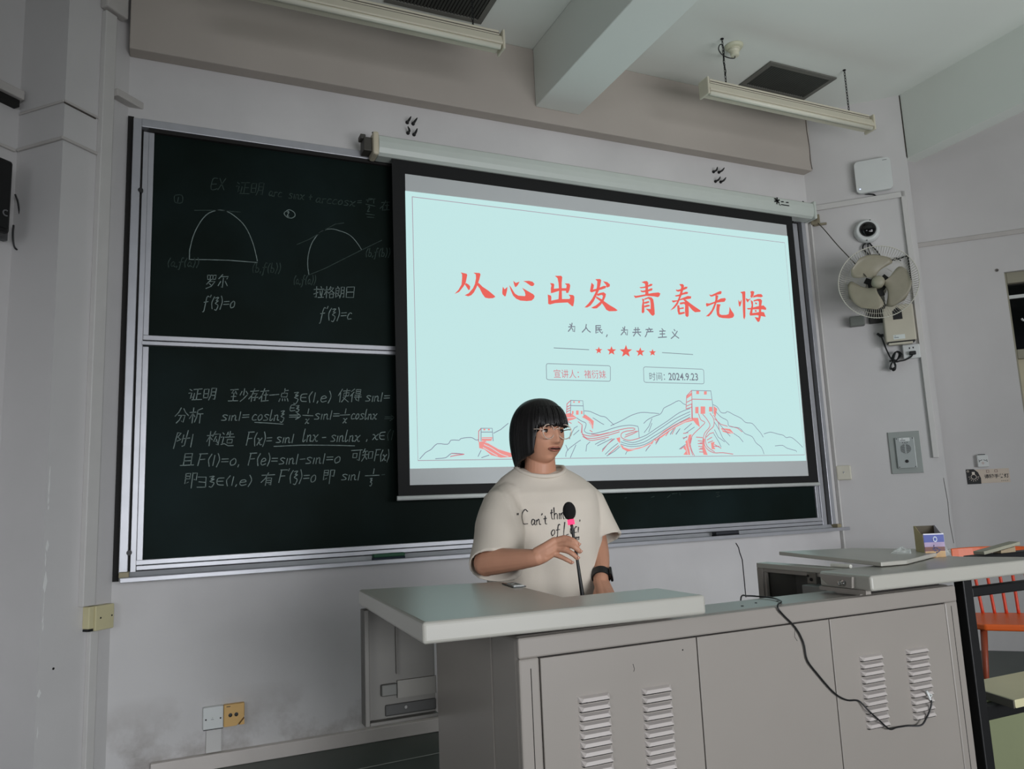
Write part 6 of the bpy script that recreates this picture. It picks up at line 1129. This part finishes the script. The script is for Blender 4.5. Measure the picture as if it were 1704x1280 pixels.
# black cable over the podium front
kb = thing('microphone_cable', 'thin black cable trailing down the podium front into a louvre', 'cable', (1.55, 1.49, 0.57))
pth = [(1.375, 1.66, 0.800), (1.385, 1.668, 0.86), (1.392, 1.672, 0.908), (1.41, 1.668, 0.9105), (1.43, 1.645, 0.909), (1.435, 1.60, 0.909), (1.405, 1.54, 0.909), (1.36, 1.503, 0.909), (1.353, 1.4945, 0.900), (1.368, 1.4955, 0.884), (1.402, 1.4955, 0.851), (1.422, 1.4955, 0.814), (1.428, 1.4955, 0.775), (1.452, 1.4955, 0.743), (1.503, 1.4955, 0.689), (1.543, 1.4955, 0.666), (1.581, 1.4955, 0.659), (1.602, 1.487, 0.635), (1.630, 1.485, 0.61), (1.664, 1.486, 0.583), (1.70, 1.4955, 0.579), (1.74, 1.4955, 0.577), (1.774, 1.486, 0.575), (1.795, 1.485, 0.588), (1.815, 1.485, 0.61), (1.822, 1.485, 0.626), (1.817, 1.485, 0.640)]
MB().tube(crv(pth, 5), 0.0021, 8).build('cable', CABLE, kb, smooth=True)
MB().tube([(1.818, 1.484, 0.632), (1.808, 1.4845, 0.655)], 0.003, 6).tube([(1.816, 1.483, 0.636), (1.824, 1.483, 0.643), (1.812, 1.483, 0.648)], 0.002, 5).build('cable_tie', PLASTIC_W, kb)

# gooseneck microphone standing on the desk board
mc = thing('microphone', 'black gooseneck microphone with a glowing red ring in front of the person', 'microphone', (1.075, 1.955, 0.80))
MB().lathe([(0.045, 0.0), (0.045, 0.012), (0.035, 0.020), (0.012, 0.024)], 28, Matrix.Translation((1.08, 1.95, 0.8002))).build('base', BLACK, mc, smooth=False, bevel=0.002)
MB().tube(crv([(1.08, 1.95, 0.82), (1.075, 1.953, 0.90), (1.070, 1.955, 0.96), (1.064, 1.96, 1.04), (1.059, 1.968, 1.112)], 6), [0.0075 - 0.0033 * min(1, i / 16) for i in range(25)], 10).build('gooseneck', BLACK, mc, smooth=True)
MB().tube([(1.0590, 1.968, 1.110), (1.0583, 1.970, 1.124)], 0.0098, 16).build('light_ring', glow('red_ring_light', (255, 60, 110), 1.6), mc, smooth=True)
MB(Matrix.Translation((1.0565, 1.972, 1.148)) @ Matrix.Rotation(math.radians(-4), 4, 'Y')).sphere((0, 0, 0), 0.0185, 0.0185, 0.026, 24, 16).build('foam_windscreen', mat('foam_black', (10, 10, 11), 0.95, bump=0.6, bscale=900), mc, smooth=True)

# ------------------------------------------------------------------ the person behind the podium
pr = thing('person', 'person with black bobbed hair, clear glasses and cream T-shirt holding the microphone stem', 'person', (1.175, 2.38, 0.0))
SKIN = mat('skin', (188, 138, 112), 0.5, var=0.05, scale=14, spec=0.35)
SHIRTM = mat('shirt_cotton', (204, 195, 182), 0.85, var=0.03, scale=5, bump=0.25, bscale=500, spec=0.1)
HAIRM = mat('black_hair', (17, 15, 15), 0.42, var=0.25, scale=30, spec=0.4)


def remeshed(mb, name, m, voxel, smooth=2, parent=None, shape=None, factor=0.5):
    """fuse overlapping closed shapes into one continuous surface"""
    o = mb.build(name, m, parent)
    r = o.modifiers.new('fuse', 'REMESH')
    r.mode, r.voxel_size, r.adaptivity = 'VOXEL', voxel, 0.0
    if smooth:
        s = o.modifiers.new('relax', 'SMOOTH')
        s.iterations, s.factor = smooth, factor
    bpy.context.view_layer.update()
    me = bpy.data.meshes.new_from_object(o.evaluated_get(bpy.context.evaluated_depsgraph_get()))
    o.modifiers.clear()
    old = o.data
    o.data = me
    bpy.data.meshes.remove(old)
    me.name = name
    if shape:
        org = ORG[o]
        me.calc_loop_triangles()
        nrm = [v.normal.copy() for v in me.vertices]
        for v, nn in zip(me.vertices, nrm):
            v.co = v.co + shape(v.co + org, nn)
    me.materials.clear()
    me.materials.append(m)
    for p in me.polygons:
        p.use_smooth = True
    return o


def oval(c, rx, ry, yaw, n=36, e=2.3):
    out = []
    ca, sa = math.cos(yaw), math.sin(yaw)
    for i in range(n):
        t = 2 * math.pi * i / n
        x = rx * math.copysign(abs(math.cos(t)) ** (2 / e), math.cos(t))
        y = ry * math.copysign(abs(math.sin(t)) ** (2 / e), math.sin(t))
        out.append((c[0] + x * ca - y * sa, c[1] + x * sa + y * ca, c[2]))
    return out


def disc(c, axis, r, n=24, r2=None, side=None):
    a = Vector(axis).normalized()
    x = (Vector(side) - a * Vector(side).dot(a)).normalized() if side else a.orthogonal().normalized()
    y = a.cross(x)
    r2 = r2 or r
    return [tuple(Vector(c) + x * (r * math.cos(2 * math.pi * i / n)) + y * (r2 * math.sin(2 * math.pi * i / n))) for i in range(n)]


TY = math.radians(-8)
# --- body: head, neck, chest, arms and hands as one surface
HY = math.radians(9)
HC = Vector((1.162, 2.345, 1.408))
HM = Matrix.Translation(HC) @ Matrix.Rotation(HY, 4, 'Z') @ Matrix.Rotation(math.radians(2), 4, 'X')   # head frame: x to the person's left, -y forwards, z up


def g(x, s):
    return math.exp(-(x / s) ** 2)


def head():
    b = MB().sphere((0, 0, 0), 1, 1, 1, 96, 72)
    out = []
    for v in b.v:
        d = v.normalized()
        x, y, z = d.x * 0.0735, d.y * (0.087 if d.y < 0 else 0.092), d.z * (0.100 if d.z > 0 else 0.108)
        if z < -0.02:
            t = min(1.0, (-0.02 - z) / 0.088)
            x *= 1 - 0.15 * t * t
            if y > 0:
                y *= 1 - 0.55 * t
            else:
                y *= 1 - 0.01 * t
        if y < 0.0:
            f = min(1.0, -y / 0.05)
            k = 0.0
            if -0.045 < z < 0.03:
                ridge = 0.006 + 0.016 * max(0.0, min(1.0, (0.012 - z) / 0.045))
                k += ridge * g(x, 0.0105) * (1.0 if z > -0.036 else max(0, (z + 0.045) / 0.009)) * (1.0 if z < 0.012 else max(0, (0.03 - z) / 0.018))
            k += 0.006 * g(abs(x) - 0.012, 0.007) * g(z + 0.033, 0.008)
            k -= 0.0085 * g(abs(x) - 0.031, 0.014) * g(z - 0.002, 0.012)
            k += 0.003 * g(abs(x) - 0.03, 0.02) * g(z - 0.024, 0.008)
            k += 0.0055 * g(x, 0.02) * g(z + 0.058, 0.013)
            k -= 0.003 * g(x, 0.022) * g(z + 0.078, 0.006)
            k += 0.009 * g(x, 0.022) * g(z + 0.094, 0.016)
            k += 0.006 * g(abs(x) - 0.044, 0.022) * g(z + 0.035, 0.03)
            y -= k * f
        out.append(HM @ Vector((x, y, z)))
    b.v = out
    return b


body = head()
body.sphere((0, 0, 0), 0.012, 0.02, 0.032, 16, 10, HM @ Matrix.Translation((0.071, 0.012, -0.012)))
body.sphere((0, 0, 0), 0.012, 0.02, 0.032, 16, 10, HM @ Matrix.Translation((-0.071, 0.012, -0.012)))
body.loft([disc(c, (0, 0.12, 1), r, 28, r2) for c, r, r2 in (((1.175, 2.385, 1.20), 0.085, 0.07), ((1.172, 2.38, 1.265), 0.060, 0.055), ((1.168, 2.372, 1.31), 0.050, 0.052), ((1.165, 2.362, 1.36), 0.050, 0.054), ((1.164, 2.355, 1.40), 0.045, 0.05))])
body.loft([oval((1.175, 2.385, z), rx, ry, TY) for z, rx, ry in ((0.86, 0.150, 0.098), (0.98, 0.135, 0.09), (1.10, 0.150, 0.098), (1.19, 0.165, 0.092), (1.235, 0.135, 0.075), (1.265, 0.075, 0.058))])
# right arm (towards the left of the picture) bent across to the microphone
body.capsule(crv([(1.06, 2.395, 1.175), (0.995, 2.345, 1.115), (0.937, 2.275, 1.05), (0.893, 2.212, 1.000)], 4), [0.040] * 5 + [0.042] * 4 + [0.038] * 4, 16)
body.capsule(crv([(0.893, 2.212, 1.003), (0.915, 2.165, 1.009), (0.944, 2.095, 1.015), (0.975, 2.03, 1.021)], 4), [0.038, 0.039, 0.039, 0.039, 0.038, 0.037, 0.035, 0.033, 0.031, 0.029, 0.027, 0.025, 0.0225], 16)
for kn, r in (((1.020, 2.003, 1.066), 0.0115), ((1.023, 1.999, 1.054), 0.0115), ((1.021, 2.001, 1.043), 0.0110), ((1.014, 2.008, 1.030), 0.0105)):
    kn = Vector(kn)
    body.capsule([(0.975, 2.03, 1.014 + (kn.z - 1.03) * 0.55), tuple(Vector((0.975, 2.03, 1.014 + (kn.z - 1.03) * 0.55)).lerp(kn, 0.5) + Vector((0, -0.004, 0))), tuple(kn)], [0.0165, 0.0145, r], 12)
body.capsule([(0.985, 2.032, 1.022), (1.012, 2.026, 1.032)], [0.018, 0.014], 12)
for chain_, r0 in (([(1.020, 2.003, 1.066), (1.041, 1.980, 1.073), (1.0555, 1.957, 1.066), (1.067, 1.950, 1.055)], 0.0082),
                   ([(1.023, 1.999, 1.054), (1.042, 1.970, 1.057), (1.056, 1.950, 1.048), (1.069, 1.947, 1.036)], 0.0084),
                   ([(1.021, 2.001, 1.043), (1.038, 1.975, 1.040), (1.051, 1.957, 1.030), (1.063, 1.953, 1.018)], 0.0078),
                   ([(1.014, 2.008, 1.030), (1.029, 1.988, 1.022), (1.042, 1.974, 1.013), (1.055, 1.972, 1.005)], 0.0068),
                   ([(0.996, 2.030, 1.028), (1.026, 2.022, 1.040), (1.050, 2.000, 1.049), (1.067, 1.979, 1.051)], 0.0092)):
    body.capsule(crv(chain_, 4), [1.10 * r0 * (1 - 0.22 * i / 12) * (1.07 if i in (4, 8) else 1.0) for i in range(13)], 12)
# left arm hanging forwards, fingertips on the desk board
body.capsule(crv([(1.300, 2.395, 1.18), (1.348, 2.375, 1.11), (1.347, 2.335, 1.04)], 4), [0.040] * 5 + [0.041] * 2 + [0.038] * 2, 16)
body.capsule(crv([(1.347, 2.335, 1.04), (1.325, 2.285, 0.99), (1.30, 2.235, 0.945), (1.282, 2.205, 0.92)], 4), [0.038, 0.038, 0.038, 0.037, 0.036, 0.034, 0.032, 0.030, 0.028, 0.026, 0.025, 0.024, 0.023], 16)
for kx, ky, kz, tx, ty in ((1.232, 2.118, 0.872, 1.205, 2.008), (1.249, 2.110, 0.870, 1.228, 1.992), (1.266, 2.112, 0.866, 1.250, 1.996), (1.281, 2.122, 0.860, 1.270, 2.010)):
    body.capsule([(1.282 + (kx - 1.256) * 0.4, 2.205, 0.918), (kx, ky, kz)], [0.017, 0.0115], 12)
    body.capsule(crv([(kx, ky, kz), ((kx + tx) / 2, (ky + ty) / 2 + 0.004, kz - 0.016), (tx, ty + 0.012, 0.822), (tx, ty, 0.8095)], 3), [0.0085 - 0.0002 * i for i in range(10)], 10)
body.capsule(crv([(1.262, 2.185, 0.905), (1.226, 2.15, 0.872), (1.205, 2.11, 0.845), (1.198, 2.08, 0.832)], 3), [0.013, 0.012, 0.0115, 0.011, 0.0105, 0.010, 0.0095, 0.009, 0.0085, 0.008], 12)
bd = remeshed(body, 'body', SKIN, 0.0024, 2, pr)

# nails of the hand on the microphone
b = MB()
for (x, y, z) in ((1.0685, 1.9425, 1.056), (1.0705, 1.9395, 1.0365), (1.0645, 1.9455, 1.0185), (1.056, 1.9655, 1.0055)):
    b.sphere((x, y, z), 0.0045, 0.0016, 0.0034, 10, 6)
b.build('nails', mat('nail', (196, 146, 124), 0.3), bd, smooth=True)

# face: eyes, lids, brows and lips
def hp(x, y, z):
    return HM @ Vector((x, y, z))


EYEW = mat('eye_white', (190, 184, 178), 0.25)
for s in (-1, 1):
    e = MB().sphere((0, 0, 0), 0.0125, 0.0125, 0.0058, 18, 12, HM @ Matrix.Translation((s * 0.031, -0.0635, 0.000))).build('eye', EYEW, bd, smooth=True)
    MB().sphere((0, 0, 0), 0.0060, 0.0028, 0.0056, 14, 8, HM @ Matrix.Translation((s * 0.031 + 0.002, -0.0748, 0.0004))).build('iris', mat('iris_dark', (22, 16, 14), 0.15), bd, smooth=True)
    MB().tube(crv([hp(s * 0.031 - 0.0135, -0.0695, 0.000), hp(s * 0.031 - 0.005, -0.0765, 0.0048), hp(s * 0.031 + 0.005, -0.0765, 0.0048), hp(s * 0.031 + 0.0135, -0.0695, 0.001)]), 0.0017, 6).build('eyelash', HAIRM, bd)
    MB().tube(crv([hp(s * 0.018, -0.0885, 0.019), hp(s * 0.031, -0.084, 0.0235), hp(s * 0.048, -0.0715, 0.019)]), 0.0022, 6).build('eyebrow', HAIRM, bd)
LIP = mat('lip', (150, 90, 76), 0.4, var=0.08, scale=40)
MB().tube(crv([hp(-0.023, -0.0775, -0.057), hp(-0.012, -0.0846, -0.0535), hp(0.0, -0.0872, -0.0545), hp(0.012, -0.0846, -0.0535), hp(0.023, -0.0775, -0.057)]), [0.001] + [0.0018] * 5 + [0.0028] * 13 + [0.0018] * 5 + [0.001], 8).build('upper_lip', LIP, bd, smooth=True)
MB().tube(crv([hp(-0.022, -0.0775, -0.0585), hp(-0.011, -0.0830, -0.0628), hp(0.0, -0.0852, -0.0635), hp(0.011, -0.0830, -0.0628), hp(0.022, -0.0775, -0.0585)]), [0.001] + [0.0022] * 5 + [0.0034] * 13 + [0.0022] * 5 + [0.001], 8).build('lower_lip', LIP, bd, smooth=True)
MB().tube(crv([hp(-0.019, -0.0805, -0.058), hp(0.0, -0.0868, -0.0593), hp(0.019, -0.0805, -0.058)]), 0.0024, 6).build('mouth_gap', mat('mouth_dark', (38, 18, 16), 0.5), bd)

# hair: a bob with a fringe
vs, fs = [], []
NT, NP = 120, 26
for i in range(NT):
    th = -(2 * math.pi * i / NT - math.pi)            # 0 = front
    at = abs(th) if th < 0.6 else (0.6 if th < 1.95 else 0.6 + (th - 1.95) * 2.1)     # the far side is tucked behind the cheek
    if at < 0.70:
        hem = 0.016
    elif at < 0.92:                     # the side lock curves down beside the cheek
        hem = 0.016 - 0.092 * math.sin((at - 0.70) / 0.22 * math.pi / 2) ** 0.9
    else:
        hem = -0.076 - 0.040 * min(1, (at - 0.92) / 1.3)
    hem += 0.006 * noise.noise(Vector((th * 7, 0.3, 0)))
    c, s = math.cos(th), math.sin(th)
    ry = 0.102 if abs(th) < math.pi / 2 else 0.124
    R = 1 / math.sqrt((s / 0.092) ** 2 + (c / ry) ** 2)
    clump = 1 + 0.010 * math.sin(th * 34 + 2 * noise.noise(Vector((th * 3, 0, 0)))) + 0.016 * noise.noise(Vector((math.cos(th) * 3, math.sin(th) * 3, 1.7)))
    for j in range(NP):
        t = j / (NP - 1)
        ph = 0.06 + (1.5 - 0.06) * min(1, t / 0.62) if True else 0
        zt = 0.116
        zh = zt * math.cos(ph) if t <= 0.62 else None
        if hem > 0:
            ph = 0.06 + (math.acos(max(-1, min(1, hem / zt))) - 0.06) * t
            z, r = zt * math.cos(ph), R * math.sin(ph) ** 0.82
        elif t <= 0.62:
            z, r = zt * math.cos(ph), R * math.sin(ph) ** 0.82
        else:
            u = (t - 0.62) / 0.38
            z = zt * math.cos(1.5) + (hem - zt * math.cos(1.5)) * u
            back = max(0.0, (at - 1.2) / 1.9)
            r = R * (1 + 0.03 * math.sin(u * math.pi) - (0.04 + 0.20 * back) * u ** 1.7)
        k = 1 + (clump - 1) * min(1, t * 3)
        vs.append(HM @ Vector((r * k * s, -r * k * c + 0.004, z)))
for i in range(NT):
    for j in range(NP - 1):
        a, b_ = i * NP + j, ((i + 1) % NT) * NP + j
        fs.append((a, b_, b_ + 1, a + 1))
vs.append(HM @ Vector((0, 0.004, 0.1165)))
for i in range(NT):
    fs.append((len(vs) - 1, ((i + 1) % NT) * NP, i * NP))
hr = MB().add(vs, fs).build('hair', HAIRM, pr, smooth=True)
md = hr.modifiers.new('thickness', 'SOLIDIFY')
md.thickness, md.offset = 0.014, -1
# fringe strands and loose hairs
b = MB()
random.seed(11)
for k in range(46):
    th = random.uniform(-0.74, 0.74)
    s, c = math.sin(th), math.cos(th)
    R = 1 / math.sqrt((s / 0.092) ** 2 + (c / 0.103) ** 2)
    z1 = random.uniform(0.006, 0.02)
    pts = []
    for j in range(6):
        t = j / 5
        z = 0.085 + (z1 - 0.085) * t
        r = R * (1 - (z / 0.116) ** 2) ** 0.41 * (1.012 - 0.03 * max(0, t - 0.7))
        th2 = th + 0.05 * math.sin(k) * t
        pts.append(HM @ Vector((r * math.sin(th2), -r * math.cos(th2) + 0.004, z)))
    b.tube(pts, [0.0012, 0.0026, 0.003, 0.0028, 0.002, 0.0006], 6)
b.build('fringe', HAIRM, pr, smooth=True)

# glasses
gl = MB()
for s in (-1, 1):
    m_ = HM @ Matrix.Translation((s * 0.033, -0.0925, -0.003)) @ Matrix.Rotation(s * math.radians(-8), 4, 'Z')
    gl.tube([(0.0255 * math.cos(2 * math.pi * i / 40), 0, 0.0235 * math.sin(2 * math.pi * i / 40)) for i in range(40)], 0.0017, 8, m_, close=True)
FRMAT = mat('clear_glasses_frame', (206, 186, 170), 0.2, 0.2, var=0.03)
go = gl.build('glasses_rims', FRMAT, pr, smooth=True)
MB().tube(crv([hp(-0.008, -0.0945, 0.004), hp(0.0, -0.0985, 0.007), hp(0.008, -0.0945, 0.004)]), 0.0016, 8).build('glasses_bridge', FRMAT, go, smooth=True)
for s in (-1, 1):
    MB().tube(crv([hp(s * 0.0575, -0.089, 0.004), hp(s * 0.0665, -0.076, 0.006), hp(s * 0.0715, -0.045, 0.006), hp(s * 0.074, 0.02, 0.0)]), 0.0016, 8).build('glasses_temple', FRMAT, go, smooth=True)

# --- T-shirt: torso and sleeves as one cloth surface
sh = MB()
cx, cy = 1.172, 2.382


def neckline(ring, z):
    """the collar dips at the front"""
    k = max(0.0, min(1.0, (z - 1.20) / 0.092))
    ca, sa = math.cos(TY), math.sin(TY)
    out = []
    for p in ring:
        y = -(p[0] - cx) * sa + (p[1] - cy) * ca
        out.append((p[0], p[1], p[2] + k * min(0.0, y) * 0.42))
    return out


sh.loft([neckline(oval((cx + ox, cy + oy, z), rx, ry, TY, 44, e), z) for z, rx, ry, ox, oy, e in ((0.70, 0.212, 0.150, 0.0, -0.005, 2.3), (0.80, 0.205, 0.147, 0.0, -0.006, 2.3), (0.92, 0.200, 0.143, 0, -0.008, 2.3), (1.02, 0.198, 0.138, 0, -0.008, 2.4), (1.10, 0.197, 0.132, 0.0, -0.006, 2.5), (1.17, 0.194, 0.122, 0.002, 0, 2.5), (1.215, 0.182, 0.108, 0.004, 0.004, 2.5),
                                                                     (1.245, 0.155, 0.094, 0.004, 0.006, 2.4), (1.268, 0.122, 0.084, 0.002, 0.006, 2.3), (1.285, 0.096, 0.078, 0.0, 0.004, 2.1), (1.292, 0.085, 0.074, 0.0, 0.002, 2.0))])
ax = Vector((-0.10, -0.17, -0.20))
c2 = Vector((0.918, 2.203, 0.990))
sl = [((1.075, 2.39, 1.19), (-0.3, -0.05, -0.22), 0.070, 0.080), ((1.030, 2.368, 1.160), (-0.22, -0.10, -0.25), 0.079, 0.088), ((0.985, 2.312, 1.098), ax, 0.080, 0.086), ((0.950, 2.255, 1.040), ax, 0.080, 0.084)]
rings = [disc(c, a, r, 32, r2, side=(1, 0, 0.3)) for c, a, r, r2 in sl]
rings.append(disc(c2, ax, 0.082, 32, 0.078, side=(1, 0, 0.3)))
rings.append(disc(c2, ax, 0.072, 32, 0.068, side=(1, 0, 0.3)))
rings.append(disc(c2 - ax.normalized() * 0.09, ax, 0.064, 32, 0.066, side=(1, 0, 0.3)))
sh.loft(rings)
ax2 = Vector((0.035, -0.10, -0.22))
c3 = Vector((1.370, 2.322, 1.036))
sl = [((1.30, 2.392, 1.185), (0.3, 0, -0.25), 0.075, 0.082), ((1.335, 2.380, 1.15), (0.18, -0.03, -0.25), 0.078, 0.084), ((1.355, 2.358, 1.095), ax2, 0.070, 0.078)]
rings = [disc(c, a, r, 32, r2, side=(1, 0, 0.15)) for c, a, r, r2 in sl]
rings.append(disc(c3, ax2, 0.064, 32, 0.070, side=(1, 0, 0.15)))
rings.append(disc(c3, ax2, 0.054, 32, 0.060, side=(1, 0, 0.15)))
rings.append(disc(c3 - ax2.normalized() * 0.06, ax2, 0.050, 32, 0.056, side=(1, 0, 0.15)))
sh.loft(rings)


def folds(p, nrm):
    low = max(0.0, min(1.0, (1.10 - p.z) / 0.25))
    a = math.atan2(p.y - cy, p.x - cx)
    d = 0.0075 * low * math.sin(a * 9 + 1.8 * noise.noise(Vector((p.x * 4, p.y * 4, p.z * 3))) + p.z * 4)
    body_part = max(0.0, min(1.0, min((p.x - 0.98) / 0.05, (1.35 - p.x) / 0.04)))
    d += (0.0022 + 0.0058 * body_part) * noise.noise(Vector((p.x * 9, p.y * 9, p.z * 3.5)))
    diag = max(0.0, 1 - abs((p.x - 1.035) + (1.17 - p.z) * 0.05) / 0.06)
    d -= 0.007 * diag * body_part * max(0.0, math.sin((p.z - 0.98) * 26 + p.x * 20)) * (1 if p.z > 0.98 else 0)
    if p.x < 1.0:                       # soft drape along the near sleeve, dying out at the hem
        q = (p - Vector((0.918, 2.203, 0.990))).dot(ax.normalized())
        d += 0.003 * math.sin(p.x * 34 + p.z * 12) * min(1, max(0, (-q - 0.03) / 0.08))
    return nrm * d


shirt = remeshed(sh, 't_shirt', SHIRTM, 0.0052, 2, pr, folds)
# ribbed collar
b = MB()
pts = []
for i in range(48):
    t = 2 * math.pi * i / 48
    x, y = 0.083 * math.cos(t), 0.076 * math.sin(t)
    ca, sa = math.cos(TY), math.sin(TY)
    pts.append((cx + x * ca - y * sa, cy + x * sa + y * ca + 0.0, 1.291 + y * (0.42 if y < 0 else 0.10)))
b.tube(pts, 0.0075, 10, close=True)
b.build('collar', SHIRTM, shirt, smooth=True)
# printed lettering laid on the cloth
tree = BVHTree.FromPolygons([v.co + ORG[shirt] for v in shirt.data.vertices], [tuple(p.vertices) for p in shirt.data.polygons])
rt = Vector((math.cos(TY), math.sin(TY), 0))
fw = Vector((math.sin(TY), -math.cos(TY), 0))
T0_ = Vector((1.010, 2.2, 1.106)) + fw * 0.2
SC = 0.00160


def on_shirt(u, v):
    o = T0_ + rt * (u * SC) + Vector((0, 0, v * SC))
    h = tree.ray_cast(o, -fw, 1.0)
    return (h[0] + h[1] * 0.0016 if h[1].dot(fw) > 0 else h[0] - h[1] * 0.0016) if h[0] else o - fw * 0.25


b = MB()
for s in SHIRT:
    pts = [Vector((s[i], s[i + 1], 0)) for i in range(0, len(s), 2)]
    fine = []
    for i in range(len(pts) - 1):
        k = max(1, int((pts[i + 1] - pts[i]).length / 2.5))
        fine += [pts[i].lerp(pts[i + 1], q / k) for q in range(k)]
    fine.append(pts[-1])
    w = 1.7
    vs = []
    for i, p in enumerate(fine):
        d = (fine[min(i + 1, len(fine) - 1)] - fine[max(i - 1, 0)])
        d = d.normalized() if d.length > 1e-6 else Vector((1, 0, 0))
        nn = Vector((-d.y, d.x, 0)) * w * 0.5 * (1.2 if i < len(fine) * 0.4 else 0.85)
        vs += [on_shirt(p.x + nn.x, p.y + nn.y), on_shirt(p.x - nn.x, p.y - nn.y)]
    b.add(vs, [(2 * i, 2 * i + 1, 2 * i + 3, 2 * i + 2) for i in range(len(fine) - 1)])
b.build('shirt_lettering', mat('shirt_ink', (34, 31, 34), 0.8), shirt)

# smart band on the left wrist
wc = Vector((1.293, 2.222, 0.934))
wa = (Vector((1.282, 2.205, 0.92)) - Vector((1.325, 2.285, 0.99))).normalized()
b = MB()
r0 = [disc(wc + wa * t, wa, r, 28) for t, r in ((-0.013, 0.0265), (-0.013, 0.0315), (0.013, 0.0305), (0.013, 0.0255))]
b.loft(r0 + [r0[0]], cap=False)
wt = b.build('watch_strap', BLACK, pr, smooth=False, bevel=0.0015)
n_ = Vector((0.85, -0.2, 0.35))
n_ = (n_ - wa * n_.dot(wa)).normalized()
t_ = wa.cross(n_)
fm = Matrix(((t_.x, wa.x, n_.x, wc.x), (t_.y, wa.y, n_.y, wc.y), (t_.z, wa.z, n_.z, wc.z), (0, 0, 0, 1)))
MB(fm).box(-0.017, 0.017, -0.019, 0.019, 0.0285, 0.038).build('watch_case', mat('watch_black', (12, 12, 14), 0.15), wt, bevel=0.004)

# trousers and shoes behind the podium
TRO = mat('trouser_cloth', (44, 46, 54), 0.85, var=0.08)
b = MB()
b.loft([oval((1.172, 2.385, z), rx, ry, TY) for z, rx, ry in ((0.92, 0.15, 0.105), (0.82, 0.165, 0.115), (0.74, 0.168, 0.115), (0.66, 0.15, 0.10))])
for x in (1.09, 1.255):
    b.tube([(x, 2.385, 0.74), (x, 2.38, 0.55), (x, 2.375, 0.40), (x, 2.39, 0.20), (x, 2.39, 0.055)], [0.088, 0.080, 0.066, 0.058, 0.052], 20)
remeshed(b, 'trousers', TRO, 0.01, 2, pr)
for x in (1.09, 1.255):
    b = MB().sphere((x, 2.345, 0.035), 0.042, 0.118, 0.045, 24, 14)
    b.v = [Vector((v.x, v.y, max(v.z, 0.001))) for v in b.v]
    b.build('shoe', mat('shoe_white', (200, 200, 198), 0.6), pr, smooth=True)
